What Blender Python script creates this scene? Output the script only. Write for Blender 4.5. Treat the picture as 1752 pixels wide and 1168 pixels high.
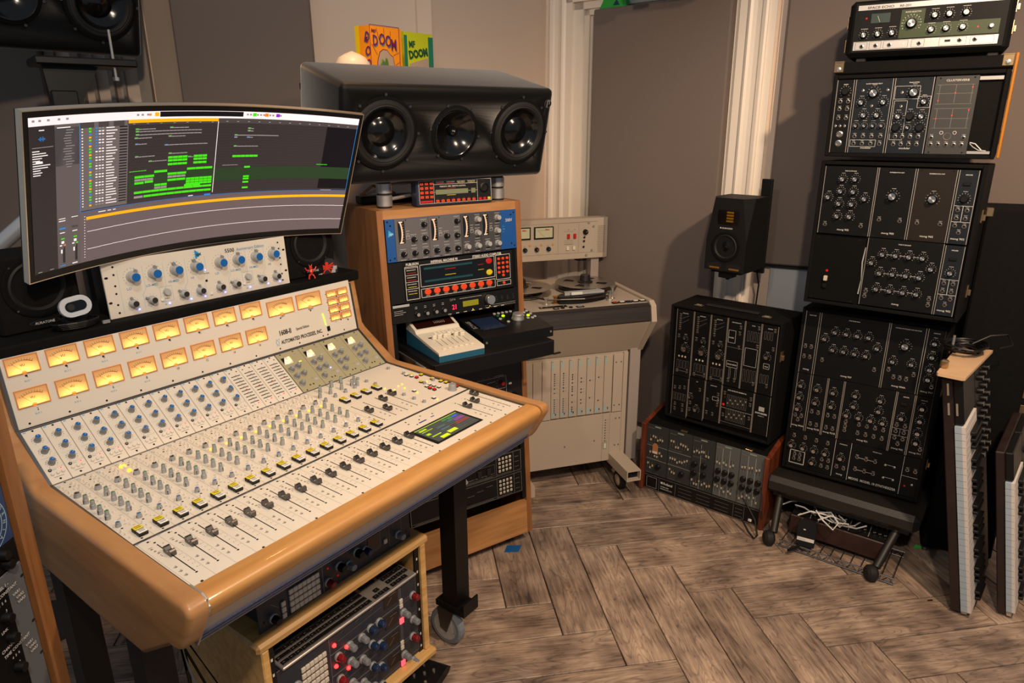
import bpy, bmesh, math, random
from mathutils import Matrix, Vector
random.seed(7)
SC=bpy.context.scene
for o in list(bpy.data.objects): bpy.data.objects.remove(o)
C=bpy.context.collection
R=math.radians
# ------------------------------------------------------------------ camera
PITCH,ROLL,CAMH=.305,.0056,1.561
fw=Vector((0,math.cos(PITCH),-math.sin(PITCH))); rt=Vector((1,0,0)); dn=fw.cross(rt)
r2=math.cos(ROLL)*rt+math.sin(ROLL)*dn; d2=-math.sin(ROLL)*rt+math.cos(ROLL)*dn
cd=bpy.data.cameras.new('camera'); cam=bpy.data.objects.new('camera',cd); C.objects.link(cam)
cd.sensor_width=36; cd.lens=1181/1752*36; cd.clip_start=.05
mm=Matrix((r2,-d2,-fw)).transposed().to_4x4(); mm.translation=(0,0,CAMH); cam.matrix_world=mm
SC.camera=cam
# ------------------------------------------------------------------ light
wd=bpy.data.worlds.new('world'); SC.world=wd; wd.use_nodes=True
wd.node_tree.nodes['Background'].inputs[0].default_value=(.78,.87,1.0,1)
wd.node_tree.nodes['Background'].inputs[1].default_value=.23
def lamp(name,loc,to,power,col,size,spot=None,blend=.6):
    l=bpy.data.lights.new(name,'SPOT' if spot else 'AREA'); l.energy=power; l.color=col
    if spot: l.spot_size=R(spot); l.spot_blend=blend; l.shadow_soft_size=size
    else: l.shape='DISK'; l.size=size
    o=bpy.data.objects.new(name,l); C.objects.link(o); o.location=loc
    o.rotation_euler=(Vector(to)-Vector(loc)).to_track_quat('-Z','Y').to_euler(); return o
WARM=(1,.71,.47)
lamp('ceiling_spot',(-.35,.75,2.5),(-.25,1.5,.8),25,(1,.86,.70),.05,120)
lamp('ceiling_spot',(1.15,.75,2.5),(1.1,1.9,.3),165,WARM,.05,120)
lamp('ceiling_spot',(-.42,2.12,2.5),(-.36,2.16,1.3),26,(1,.52,.18),.05,84)
lamp('ceiling_spot',(.15,-.3,2.5),(.5,2.6,1.1),124,(1,.79,.60),.06,110)
SC.view_settings.view_transform='Standard'; SC.view_settings.look='None'
SC.view_settings.gamma=1; SC.view_settings.use_curve_mapping=False; SC.view_settings.exposure=0
# ------------------------------------------------------------------ materials
def lin(c): return tuple(((v/255+.055)/1.055)**2.4 if v>10 else v/255/12.92 for v in c)
MATS={}
def mat(name,rgb,rough=.5,metal=0,em=0,noise=None,bump=None,coat=0,spec=None):
    """rgb in 0-255 sRGB; noise=(scale,amount) darkens/lightens; bump=(scale,strength)"""
    if name in MATS: return MATS[name]
    m=bpy.data.materials.new(name); m.use_nodes=True; nt=m.node_tree; b=nt.nodes['Principled BSDF']; c=lin(rgb)
    b.inputs['Base Color'].default_value=(*c,1); b.inputs['Roughness'].default_value=rough; b.inputs['Metallic'].default_value=metal
    if coat: b.inputs['Coat Weight'].default_value=coat; b.inputs['Coat Roughness'].default_value=.15
    if spec is not None: b.inputs['Specular IOR Level'].default_value=spec
    if em: b.inputs['Emission Color'].default_value=(*c,1); b.inputs['Emission Strength'].default_value=em
    if noise or bump:
        tc=nt.nodes.new('ShaderNodeTexCoord')
        if noise:
            n=nt.nodes.new('ShaderNodeTexNoise'); n.inputs['Scale'].default_value=noise[0]; n.inputs['Detail'].default_value=5
            nt.links.new(tc.outputs['Object'],n.inputs['Vector'])
            r=nt.nodes.new('ShaderNodeValToRGB'); a=noise[1]
            r.color_ramp.elements[0].position=.3; r.color_ramp.elements[1].position=.7
            r.color_ramp.elements[0].color=(*[v*(1-a) for v in c],1); r.color_ramp.elements[1].color=(*[min(1,v*(1+a)) for v in c],1)
            nt.links.new(n.outputs['Fac'],r.inputs['Fac']); nt.links.new(r.outputs['Color'],b.inputs['Base Color'])
        if bump:
            n=nt.nodes.new('ShaderNodeTexNoise'); n.inputs['Scale'].default_value=bump[0]; n.inputs['Detail'].default_value=3
            nt.links.new(tc.outputs['Object'],n.inputs['Vector'])
            bp=nt.nodes.new('ShaderNodeBump'); bp.inputs['Strength'].default_value=bump[1]; bp.inputs['Distance'].default_value=.001
            nt.links.new(n.outputs['Fac'],bp.inputs['Height']); nt.links.new(bp.outputs['Normal'],b.inputs['Normal'])
    MATS[name]=m; return m
def wood(name,c1,c2,rough=.4,scale=(2,30,30),coat=0,axis=None):
    m=bpy.data.materials.new(name); m.use_nodes=True; nt=m.node_tree; b=nt.nodes['Principled BSDF']; N=nt.nodes.new; L=nt.links.new
    tc=N('ShaderNodeTexCoord'); mp=N('ShaderNodeMapping'); mp.inputs['Scale'].default_value=scale; L(tc.outputs['Object'],mp.inputs['Vector'])
    n=N('ShaderNodeTexNoise'); n.inputs['Scale'].default_value=1.6; n.inputs['Detail'].default_value=8; n.inputs['Roughness'].default_value=.6; n.inputs['Distortion'].default_value=.5
    L(mp.outputs[0],n.inputs['Vector']); r=N('ShaderNodeValToRGB'); r.color_ramp.elements[0].position=.33; r.color_ramp.elements[1].position=.66
    r.color_ramp.elements[0].color=(*lin(c1),1); r.color_ramp.elements[1].color=(*lin(c2),1)
    L(n.outputs['Fac'],r.inputs['Fac']); L(r.outputs[0],b.inputs['Base Color']); b.inputs['Roughness'].default_value=rough
    if coat: b.inputs['Coat Weight'].default_value=coat
    MATS[name]=m; return m
def floor_mat():
    m=bpy.data.materials.new('weathered_plank'); m.use_nodes=True; nt=m.node_tree; b=nt.nodes['Principled BSDF']; N=nt.nodes.new; L=nt.links.new
    tc=N('ShaderNodeTexCoord'); oi=N('ShaderNodeObjectInfo'); ad=N('ShaderNodeVectorMath'); ad.operation='ADD'
    sc=N('ShaderNodeVectorMath'); sc.operation='SCALE'; sc.inputs[3].default_value=37.
    cx=N('ShaderNodeCombineXYZ'); L(oi.outputs['Random'],cx.inputs[0]); L(oi.outputs['Random'],cx.inputs[1]); L(cx.outputs[0],sc.inputs[0])
    L(tc.outputs['Object'],ad.inputs[0]); L(sc.outputs[0],ad.inputs[1])
    mp=N('ShaderNodeMapping'); mp.inputs['Scale'].default_value=(1.2,9,1); L(ad.outputs[0],mp.inputs['Vector'])
    big=N('ShaderNodeTexNoise'); big.inputs['Scale'].default_value=1.9; big.inputs['Detail'].default_value=2; big.inputs['Distortion'].default_value=.6; L(mp.outputs[0],big.inputs['Vector'])
    # contour lines of the low frequency field = cathedral grain
    mu=N('ShaderNodeMath'); mu.operation='MULTIPLY'; mu.inputs[1].default_value=17; L(big.outputs['Fac'],mu.inputs[0])
    fr=N('ShaderNodeMath'); fr.operation='PINGPONG'; fr.inputs[1].default_value=.5; L(mu.outputs[0],fr.inputs[0])
    gr=N('ShaderNodeValToRGB'); gr.color_ramp.elements[0].position=0; gr.color_ramp.elements[0].color=(.45,.45,.45,1); gr.color_ramp.elements[1].position=.16; gr.color_ramp.elements[1].color=(1,1,1,1)
    L(fr.outputs[0],gr.inputs['Fac'])
    mp2=N('ShaderNodeMapping'); mp2.inputs['Scale'].default_value=(6,75,1); L(ad.outputs[0],mp2.inputs['Vector'])
    fine=N('ShaderNodeTexNoise'); fine.inputs['Scale'].default_value=1.; fine.inputs['Detail'].default_value=7; fine.inputs['Roughness'].default_value=.65; L(mp2.outputs[0],fine.inputs['Vector'])
    patch=N('ShaderNodeTexNoise'); patch.inputs['Scale'].default_value=7; patch.inputs['Detail'].default_value=4; L(ad.outputs[0],patch.inputs['Vector'])
    mx=N('ShaderNodeMath'); mx.operation='MULTIPLY_ADD'; mx.inputs[1].default_value=.55; L(patch.outputs['Fac'],mx.inputs[0])
    m3=N('ShaderNodeMath'); m3.operation='MULTIPLY'; m3.inputs[1].default_value=.5; L(fine.outputs['Fac'],m3.inputs[0]); L(m3.outputs[0],mx.inputs[2])
    cr=N('ShaderNodeValToRGB'); cr.color_ramp.elements[0].position=.36; cr.color_ramp.elements[0].color=(*lin((84,70,63)),1)
    cr.color_ramp.elements[1].position=.68; cr.color_ramp.elements[1].color=(*lin((194,170,147)),1); L(mx.outputs[0],cr.inputs['Fac'])
    e=cr.color_ramp.elements.new(.52); e.color=(*lin((146,126,111)),1)
    ml=N('ShaderNodeMix'); ml.data_type='RGBA'; ml.blend_type='MULTIPLY'; ml.inputs['Factor'].default_value=.75
    L(cr.outputs[0],ml.inputs['A']); L(gr.outputs[0],ml.inputs['B'])
    hs=N('ShaderNodeHueSaturation'); L(ml.outputs['Result'],hs.inputs['Color'])
    rr=N('ShaderNodeMapRange'); rr.inputs[3].default_value=.82; rr.inputs[4].default_value=1.15; L(oi.outputs['Random'],rr.inputs[0]); L(rr.outputs[0],hs.inputs['Value'])
    L(hs.outputs[0],b.inputs['Base Color']); b.inputs['Roughness'].default_value=.42
    bp=N('ShaderNodeBump'); bp.inputs['Strength'].default_value=.25; bp.inputs['Distance'].default_value=.001; L(fine.outputs['Fac'],bp.inputs['Height']); L(bp.outputs[0],b.inputs['Normal'])
    return m
K=dict(
 cream=mat('cream_panel',(212,206,194),.42,noise=(3,.03)), black=mat('black',(13,13,14),.45,spec=.35), blackm=mat('black_matte',(9,9,9),.8,spec=.15,bump=(400,.4)),
 blackg=mat('black_gloss',(8,8,9),.18), tolex=mat('black_tolex',(10,9,9),.75,bump=(700,.9),noise=(60,.25),spec=.18), hole=mat('hole',(4,4,4),.9),
 alu=mat('brushed_aluminium',(186,184,182),.42,.75), dalu=mat('dark_aluminium',(120,121,124),.38,1), chrome=mat('chrome',(222,216,206),.24,.9), silver=mat('silver_plastic',(160,164,166),.32,.35),
 grey=mat('grey_plastic',(126,130,132),.4), lgrey=mat('light_grey',(166,168,168),.42), white=mat('white_paint',(226,220,212),.5), wplast=mat('white_plastic',(222,222,216),.4),
 blue=mat('blue_cap',(10,92,168),.35), lblue=mat('pale_blue_print',(96,168,208),.6), green=mat('green_cap',(28,110,62),.4), yellow=mat('yellow_cap',(214,196,30),.45), red=mat('red_cap',(190,24,24),.4),
 orange=mat('orange_cap',(226,72,28),.45), navy=mat('navy_paint',(36,44,66),.45,bump=(300,.3)), navyd=mat('dark_blue_grey',(38,42,52),.5), teal=mat('teal_paint',(34,92,118),.45),
 dgrey=mat('dark_grey_panel',(62,62,66),.5), mgrey=mat('mid_grey_panel',(92,92,96),.5), olive=mat('olive_panel',(158,152,122),.45), print=mat('black_print',(24,24,26),.6), wprint=mat('white_print',(206,204,198),.6),
 gprint=mat('grey_print',(130,128,122),.6), wall=mat('wall_paint',(214,194,176),.75,bump=(60,.1)), trim=mat('white_trim',(240,230,216),.35), fabric=mat('grey_fabric',(118,106,99),.95,bump=(900,.8),noise=(500,.06)),
 led_y=mat('lit_amber',(255,176,40),.4,em=2.4), led_r=mat('lit_red',(255,40,40),.4,em=5), led_rr=mat('dim_red',(180,20,20),.3,em=.4), led_b=mat('lit_blue',(120,130,255),.4,em=4), led_g=mat('lit_green',(170,240,20),.4,em=2.2),
 rubber=mat('rubber',(16,16,16),.7), gwheel=mat('grey_wheel',(120,126,132),.5), tape=mat('blue_tape',(20,92,160),.6), orangew=mat('flightcase_orange',(190,120,20),.5),
 studer=mat('warm_white_metal',(182,168,150),.5,bump=(120,.1)), studerd=mat('black_wood_veneer',(34,29,27),.5,noise=(30,.4)), brown=mat('reel_hub_dark',(30,24,22),.5), reelm=mat('reel_metal',(190,184,176),.28,.9), tapeb=mat('magnetic_tape',(44,28,22),.3),
 glass=mat('dark_glass',(12,14,16),.06), lcdg=mat('lcd_green',(120,128,96),.4), lcdy=mat('lcd_amber_green',(128,124,20),.4,em=.25), teald=mat('teal_print',(20,84,92),.5), skin=mat('helmet_white',(224,214,196),.35),
)
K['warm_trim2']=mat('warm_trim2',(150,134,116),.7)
K['maple']=wood('maple',(172,122,64),(190,142,82),.36,(2.5,22,22),.25)
K['maple_y']=wood('maple_side',(158,112,68),(180,134,86),.38,(9,2.5,22),.2)
K['oak']=wood('oak_ply_shaded',(126,80,42),(156,104,60),.5,(26,26,2.2))  # darkened oak: shade on the rack sides is put into the colour
K['oakx']=wood('oak_ply_across',(160,112,64),(190,138,86),.5,(2.2,26,26))
K['birch']=wood('birch_ply',(190,146,82),(222,180,116),.4,(2.2,26,26),.2)
K['walnut']=wood('walnut_cheek',(84,36,18),(124,58,30),.45,(20,20,2.5))
K['ash']=wood('black_ash',(22,20,19),(52,44,40),.5,(1.5,26,60))
K['floor']=floor_mat()
def meter_glow():
    m=bpy.data.materials.new('meter_glow'); m.use_nodes=True; nt=m.node_tree; b=nt.nodes['Principled BSDF']; N=nt.nodes.new; L=nt.links.new
    tc=N('ShaderNodeTexCoord'); sp=N('ShaderNodeVectorMath'); sp.operation='DISTANCE'; sp.inputs[1].default_value=(.5,.0,1); L(tc.outputs['Generated'],sp.inputs[0])
    r=N('ShaderNodeValToRGB'); r.color_ramp.elements[0].position=.05; r.color_ramp.elements[0].color=(1,.62,.12,1)
    r.color_ramp.elements[1].position=1.05; r.color_ramp.elements[1].color=(.62,.24,.045,1); e=r.color_ramp.elements.new(.35); e.color=(.9,.40,.07,1)
    L(sp.outputs['Value'],r.inputs['Fac']); L(r.outputs[0],b.inputs['Emission Color'])
    r2=N('ShaderNodeMapRange'); r2.inputs[1].default_value=0; r2.inputs[2].default_value=.75; r2.inputs[3].default_value=3.2; r2.inputs[4].default_value=.62; L(sp.outputs['Value'],r2.inputs[0])
    L(r2.outputs[0],b.inputs['Emission Strength']); b.inputs['Base Color'].default_value=(.30,.20,.11,1); b.inputs['Roughness'].default_value=.5
    return m
K['glow']=meter_glow()
def cap_mat():
    m=bpy.data.materials.new('machined_cap'); m.use_nodes=True; nt=m.node_tree; b=nt.nodes['Principled BSDF']; b.inputs['Base Color'].default_value=(.72,.69,.64,1); b.inputs['Metallic'].default_value=1; b.inputs['Roughness'].default_value=.3; b.inputs['Anisotropic'].default_value=.85
    t=nt.nodes.new('ShaderNodeTangent'); t.direction_type='RADIAL'; t.axis='Z'; nt.links.new(t.outputs[0],b.inputs['Tangent']); return m
K['capm']=cap_mat()
SL=mat('speaker_leatherette',(6,6,6),.5,bump=(500,.5),spec=.22); b_=SL.node_tree.nodes['Principled BSDF']; b_.inputs['Sheen Weight'].default_value=.75; b_.inputs['Sheen Roughness'].default_value=.32
def m_(k): return K[k] if isinstance(k,str) else k
# ------------------------------------------------------------------ mesh builder
I4=Matrix.Identity(4)
FONTC={}
def glyphs(s,bold):
    k=(s,bold)
    if k not in FONTC:
        cu=bpy.data.curves.new('t','FONT'); cu.body=s; cu.size=1; cu.resolution_u=2; cu.offset=bold
        o=bpy.data.objects.new('t',cu); C.objects.link(o)
        me=bpy.data.meshes.new_from_object(o.evaluated_get(bpy.context.evaluated_depsgraph_get()))
        vs=[tuple(v.co) for v in me.vertices]; fs=[tuple(p.vertices) for p in me.polygons]
        w=max([v[0] for v in vs],default=0); FONTC[k]=(vs,fs,w)
        bpy.data.objects.remove(o); bpy.data.curves.remove(cu); bpy.data.meshes.remove(me)
    return FONTC[k]
class M:
    def __init__(s): s.v=[];s.f=[];s.m=[];s.k=[];s.T=I4
    def mi(s,k):
        if k not in s.k: s.k.append(k)
        return s.k.index(k)
    def add(s,vs,fs,k):
        n=len(s.v); T=s.T; i=s.mi(k)
        s.v+=[tuple(T@Vector(v)) for v in vs]; s.f+=[tuple(a+n for a in f) for f in fs]; s.m+=[i]*len(fs); return s
    def box(s,x0,y0,z0,x1,y1,z1,k='black'):
        return s.add([(x,y,z) for x in(x0,x1) for y in(y0,y1) for z in(z0,z1)],[(0,1,3,2),(4,6,7,5),(0,4,5,1),(2,3,7,6),(0,2,6,4),(1,5,7,3)],k)
    def rbox(s,x0,y0,z0,x1,y1,z1,r=.004,k='black'):
        c=((x0+x1)/2,(y0+y1)/2,(z0+z1)/2); h=(abs(x1-x0)/2,abs(y1-y0)/2,abs(z1-z0)/2); r=min(r,*[q*.95 for q in h]); V={};vs=[];fs=[]
        for a in(-1,1):
            for b in(-1,1):
                for d in(-1,1):
                    for ax in range(3):
                        sg=(a,b,d); V[(a,b,d,ax)]=len(vs); vs.append(tuple(c[i]+sg[i]*(h[i] if i==ax else h[i]-r) for i in range(3)))
                    fs.append((V[(a,b,d,0)],V[(a,b,d,1)],V[(a,b,d,2)]))
        def key(ax,sa,o1,s1,o2,s2,vax):
            t=[0,0,0]; t[ax]=sa;t[o1]=s1;t[o2]=s2; return V[(*t,vax)]
        for ax in range(3):
            o1,o2=[(1,2),(0,2),(0,1)][ax]
            for sa in(-1,1): fs.append(tuple(key(ax,sa,o1,p,o2,q,ax) for p,q in((-1,-1),(1,-1),(1,1),(-1,1))))
            for s1 in(-1,1):
                for s2 in(-1,1): # edge along ax
                    fs.append((key(ax,-1,o1,s1,o2,s2,o1),key(ax,1,o1,s1,o2,s2,o1),key(ax,1,o1,s1,o2,s2,o2),key(ax,-1,o1,s1,o2,s2,o2)))
        return s.add(vs,fs,k)
    def lathe(s,prof,n=12,ks='silver',cx=0,cy=0,cap=True,sx=1,sy=1):
        """profile (r,z) revolved about local z; ks = one key or one per band"""
        vs=[];N=len(prof)
        for r,z in prof:
            for i in range(n): a=2*math.pi*i/n; vs.append((cx+r*sx*math.cos(a),cy+r*sy*math.sin(a),z))
        base=len(s.v); s.v+=[tuple(s.T@Vector(v)) for v in vs]
        for j in range(N-1):
            k=s.mi(ks if (not isinstance(ks,list)) else ks[min(j,len(ks)-1)])
            for i in range(n):
                q=(i+1)%n; s.f.append((base+j*n+i,base+j*n+q,base+(j+1)*n+q,base+(j+1)*n+i)); s.m.append(k)
        if cap:
            if prof[0][0]>1e-6: s.f.append(tuple(base+i for i in range(n))); s.m.append(s.mi(ks if (not isinstance(ks,list)) else ks[0]))
            if prof[-1][0]>1e-6: s.f.append(tuple(base+(N-1)*n+i for i in range(n))); s.m.append(s.mi(ks if (not isinstance(ks,list)) else ks[-1]))
        return s
    def cyl(s,cx,cy,z0,z1,r,k='silver',n=12,r1=None): return s.lathe([(r,z0),(r if r1 is None else r1,z1)],n,k,cx,cy)
    def disc(s,x,y,r,z=.0004,k='print',n=8,ry=None):
        return s.add([(x+r*math.cos(2*math.pi*i/n),y+(ry or r)*math.sin(2*math.pi*i/n),z) for i in range(n)],[tuple(range(n))],k)
    def q(s,x0,y0,x1,y1,z=.0004,k='print'): return s.add([(x0,y0,z),(x1,y0,z),(x1,y1,z),(x0,y1,z)],[(0,1,2,3)],k)
    def line(s,x0,y0,x1,y1,w=.0008,z=.0004,k='print'):
        d=Vector((x1-x0,y1-y0)); L=d.length or 1; n=Vector((-d.y,d.x))/L*w/2
        return s.add([(x0-n.x,y0-n.y,z),(x1-n.x,y1-n.y,z),(x1+n.x,y1+n.y,z),(x0+n.x,y0+n.y,z)],[(0,1,2,3)],k)
    def frame(s,x0,y0,x1,y1,w=.001,z=.0004,k='wprint'):
        for a in((x0,y0,x1,y0),(x1,y0,x1,y1),(x1,y1,x0,y1),(x0,y1,x0,y0)): s.line(*a,w,z,k)
        return s
    def ticks(s,x,y,r,n=11,k='print',l=.0012,w=.0004,a0=-45,a1=225,z=.0004):
        for i in range(n):
            a=R(a0+(a1-a0)*i/(n-1)); c_,s_=math.cos(a),math.sin(a)
            s.line(x+r*c_,y+r*s_,x+(r+l)*c_,y+(r+l)*s_,w,z,k)
        return s
    def poly(s,pts,a0,a1,k,axis='x'):
        """extrude polygon pts (p,q): axis x -> (a,p,q); y -> (p,a,q); z -> (p,q,a)"""
        f={'x':lambda a,p,q:(a,p,q),'y':lambda a,p,q:(p,a,q),'z':lambda a,p,q:(p,q,a)}[axis]; n=len(pts)
        vs=[f(a0,*p) for p in pts]+[f(a1,*p) for p in pts]
        return s.add(vs,[tuple(range(n)),tuple(range(2*n-1,n-1,-1))]+[(i,(i+1)%n,n+(i+1)%n,n+i) for i in range(n)],k)
    def text(s,t,x,y,size,k='print',align='l',bold=0,sx=1,z=.0005,rot=0):
        vs,fs,w=glyphs(t,bold); ox={'l':0,'c':-w*size*sx/2,'r':-w*size*sx}[align]; c_,s_=math.cos(rot),math.sin(rot)
        return s.add([(x+(ox+a*size*sx)*c_-b*size*s_,y+(ox+a*size*sx)*s_+b*size*c_,z) for a,b,_ in vs],fs,k)
    def tube(s,pts,r,k='black',n=8,closed=False):
        P=[Vector(p) for p in pts]; base=len(s.v); up=Vector((0,0,1)); N=len(P)
        for i,p in enumerate(P):
            t=(P[min(i+1,N-1)]-P[max(i-1,0)]).normalized(); u=t.cross(up)
            if u.length<.1: u=t.cross(Vector((0,1,0)))
            u.normalize(); w=t.cross(u)
            rr=r[i] if isinstance(r,(list,tuple)) else r
            for j in range(n): a=2*math.pi*j/n; s.v.append(tuple(s.T@(p+(u*math.cos(a)+w*math.sin(a))*rr)))
        k=s.mi(k)
        for i in range(N-1):
            for j in range(n): q=(j+1)%n; s.f.append((base+i*n+j,base+i*n+q,base+(i+1)*n+q,base+(i+1)*n+j)); s.m.append(k)
        s.f.append(tuple(base+j for j in range(n))); s.m.append(k); s.f.append(tuple(base+(N-1)*n+j for j in range(n))); s.m.append(k)
        return s
    def mesh(s,name,smooth=False,recalc=True):
        me=bpy.data.meshes.new(name); me.from_pydata(s.v,[],s.f)
        for k in s.k: me.materials.append(m_(k))
        me.polygons.foreach_set('material_index',s.m)
        if recalc:
            bm=bmesh.new(); bm.from_mesh(me); bmesh.ops.recalc_face_normals(bm,faces=bm.faces); bm.to_mesh(me); bm.free()
        if smooth:
            me.polygons.foreach_set('use_smooth',[True]*len(me.polygons))
            try: me.set_sharp_from_angle(angle=R(38))
            except Exception: pass
        me.update(); return me
    def build(s,name,parent=None,mx=None,smooth=False,label=None,recalc=True): return put(s.mesh(name,smooth,recalc),name,parent,mx,label)
def put(me,name,parent=None,mx=None,label=None):
    o=bpy.data.objects.new(name,me); C.objects.link(o)
    if parent is not None: o.parent=parent
    if mx is not None: o.matrix_local=mx if isinstance(mx,Matrix) else Matrix.Translation(mx)
    if label: o['label']=label
    return o
def tag(o,label,cat,group=None):
    o['label']=label; o['category']=cat
    if group: o['group']=group
    return o
def thing(name,label,cat,loc=(0,0,0),yaw=0,tilt=0,roll=0,group=None):
    o=bpy.data.objects.new(name,None); C.objects.link(o); o.empty_display_size=.05; o.location=loc; o.rotation_euler=(-R(tilt),R(roll),R(yaw)); return tag(o,label,cat,group)
def struct(o): o['kind']='structure'; return o
def PF(x=0,y=0,z=0): return Matrix.Translation((x,y,z))@Matrix.Rotation(math.pi/2,4,'X')   # front panel frame: X right, Y up, Z out
T_=Matrix.Translation
def RZ(a): return Matrix.Rotation(a,4,'Z')
SH={}
def sh(key,fn):
    if key not in SH: SH[key]=fn()
    return SH[key]
def knob(parent,x,y,me,name='knob',rot=0,z=0,label=None):
    return put(me,name,parent,T_((x,y,z))@RZ(rot),label)
# ================================================================== SETTING
FW,FL,FY=.1596,3.82,.1589   # plank width, length ratio, lattice yaw to the camera
fl=struct(M().box(-3.2,-1.2,-.06,3.6,5.2,-.012,mat('grout',(96,88,80),.8)).build('floor'))
fl['label']='floor slab and joints under grey-brown wood-look planks laid in a herringbone'
g=.0018
plank=M().rbox(g,-FW+g,-.012,FW*FL-g,-g,0,.0015,'floor').mesh('plank')
cy,sy=math.cos(FY),math.sin(FY)
def lat(u,v):
    dx,dy=(u+3.788)*FW,(-v+14.97)*FW; return dx*cy-dy*sy,dx*sy+dy*cy
for a in range(-22,32):
    for b in range(-9,10):
        for typ in (0,1):
            if typ==0: u,v=a+b*(FL-1),a-b*(FL+1); c=lat(u+FL/2,v+.5)
            else: u,v=a+b*(FL-1),a+1-b*(FL+1); c=lat(u+.5,v+FL/2)
            if not(-2.1<c[0]<2.9 and .55<c[1]<4.1): continue
            if c[1]<abs(c[0])*.55: continue
            if typ==0: p=lat(u,v); ang=FY
            else: p=lat(u+1,v); ang=FY-math.pi/2
            put(plank,'plank',fl,T_((*p,0))@RZ(ang))
# back wall (door wall), frame: X along wall to the right, Y into wall
def wallframe(x,y,yaw): return Matrix.Translation((x,y,0))@RZ(R(yaw))
W2=wallframe(.650,3.219,-38.5); W1=wallframe(.18,3.59,53.); W3=wallframe(1.04,2.90,-27.); W4=wallframe(-.36,2.88,12.)
struct(M().box(-.601,0,0,-.47,.14,2.6,'wall').box(.49,0,0,.52,.14,2.6,'wall').box(-.601,0,2.12,.52,.14,2.6,'wall').build('wall_back',mx=W2))
struct(M().box(-.893,0,0,0,.12,2.6,'wall').build('wall_left',mx=W1)); struct(M().box(-3.2,0,0,.06,.12,2.6,'wall').build('wall_left',mx=W4))
struct(M().box(0,0,0,2.6,.12,2.6,'wall').build('wall_right',mx=W3))
def casing_profile(w,side=1):
    # (u, depth toward room) moulded architrave
    return [(0,.0),(0,-.016),(.028,-.018),(.028,-.030),(.036,-.034),(.05,-.030),(.056,-.022),(.075,-.020),(.09,-.024),(.10,-.030),(.108,-.026),(.116,-.018),(w,-.018),(w,0)]
M0=M(); pr=casing_profile(.15); M0.poly([(-.601+a,b) for a,b in pr],0,2.24,'trim',axis='z'); struct(M0.build('trim_1',mx=W2))['label']='moulded white door casing left of the grey door panel'
M0=M(); M0.poly([(.49-a,b) for a,b in casing_profile(.146)],0,2.24,'trim',axis='z'); struct(M0.build('trim_2',mx=W2))['label']='moulded white door casing behind the small wall speaker'
M0=M(); M0.poly([(b,2.092+.15-a) for a,b in casing_profile(.15)],-.601,.49,'trim',axis='x'); struct(M0.build('trim_3',mx=W2))['label']='moulded white head casing above the door'
# jamb recess and door
M0=M(); M0.box(-.451,-.002,0,-.40,.05,2.092,'trim').box(.30,-.002,0,.344,.05,2.092,'trim').box(-.451,-.002,2.06,.344,.05,2.092,'trim').box(-.40,.012,0,-.375,.06,2.06,'trim').box(.28,.012,0,.30,.06,2.06,'trim').box(-.4,.012,2.035,.3,.06,2.06,'trim')
struct(M0.build('trim_4',mx=W2))
d1=struct(M().box(-.375,.03,.004,.28,.07,2.035,'trim').build('door_1',mx=W2)); d1['label']='white door mostly covered by a grey fabric panel'
struct(M().box(-.36,-.012,0,-.05,0,.10,'trim').build('baseboard_back',mx=W2@T_((.02,.03,0))))
def panel(name,label,W,u0,z0,u1,z1,t=.05,off=0,k='fabric'):
    o=M().rbox(u0,-t-off,z0,u1,-off,z1,.006,k).build(name,mx=W); return tag(o,label,'acoustic panel')
panel('acoustic_panel','tall grey fabric acoustic panel covering the white door',W2,-.313,.135,.325,2.045,.055,.0)
panel('acoustic_panel','wide grey fabric acoustic panel on wall left of the synth tower',W3,.03,1.0,1.02,2.5,.05)
panel('acoustic_panel','grey fabric acoustic panel high on wall right of the synth tower',W3,1.06,1.47,2.1,2.5,.05)
o=M().rbox(.06,-.012,.42,1.3,0,.985,.002,mat('gloss_board',(176,180,184),.22)).build('glossy_board',mx=W3); tag(o,'pale glossy board on wall under the wide grey panel','board')
o=M().rbox(.03,-.03,.985,1.02,-.001,1.0,.002,'black').build('panel_rail',mx=W3); tag(o,'thin black rail under the wide grey fabric panel','rail')
panel('acoustic_panel','tall grey fabric panel on wall behind the curved monitor, beside white wall',W4,-.86,.1,-.385,2.55,.05)
panel('acoustic_panel','large grey fabric panel at far left, behind left main speaker stand',W4,-2.3,.1,-1.30,2.55,.05)
# casing strips left of the panel
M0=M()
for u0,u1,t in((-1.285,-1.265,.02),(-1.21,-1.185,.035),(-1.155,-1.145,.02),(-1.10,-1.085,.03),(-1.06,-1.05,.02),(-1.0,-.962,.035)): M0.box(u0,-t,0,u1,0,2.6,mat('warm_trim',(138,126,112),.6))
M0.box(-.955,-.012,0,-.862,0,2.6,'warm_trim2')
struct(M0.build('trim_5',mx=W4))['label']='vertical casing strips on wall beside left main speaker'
# green foam piece on door top, dark lamp housing
o=M().add([(0,0,0),(.13,0,0),(.125,0,.03),(.10,0,.055),(.07,0,.05),(.045,0,.06),(.02,0,.04)],[],'green')
pts=[(0,0),(.135,0),(.13,.028),(.11,.05),(.075,.046),(.05,.055),(.022,.045),(.015,.025)]
M0=M().poly(pts,0,.03,mat('bright_green',(40,168,60),.6),axis='y').poly([(.07,.008),(.10,.008),(.086,.03)],-.003,0,mat('navy_mark',(30,44,90),.6),axis='y')
tag(M0.build('green_foam_piece',mx=W2@T_((-.285,-.05,2.045))),'bright green cut-out with dark triangle on top of door panel','ornament')
o=M(); o.rbox(-.05,-.28,2.075,.34,-.05,2.17,.012,'blackm').cyl(.05,-.29,2.06,2.08,.03,'black',12)
tag(o.build('projector',mx=W2@T_((.02,0,.005))),'dark ceiling projector just entering at top over the door','projector')
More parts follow.
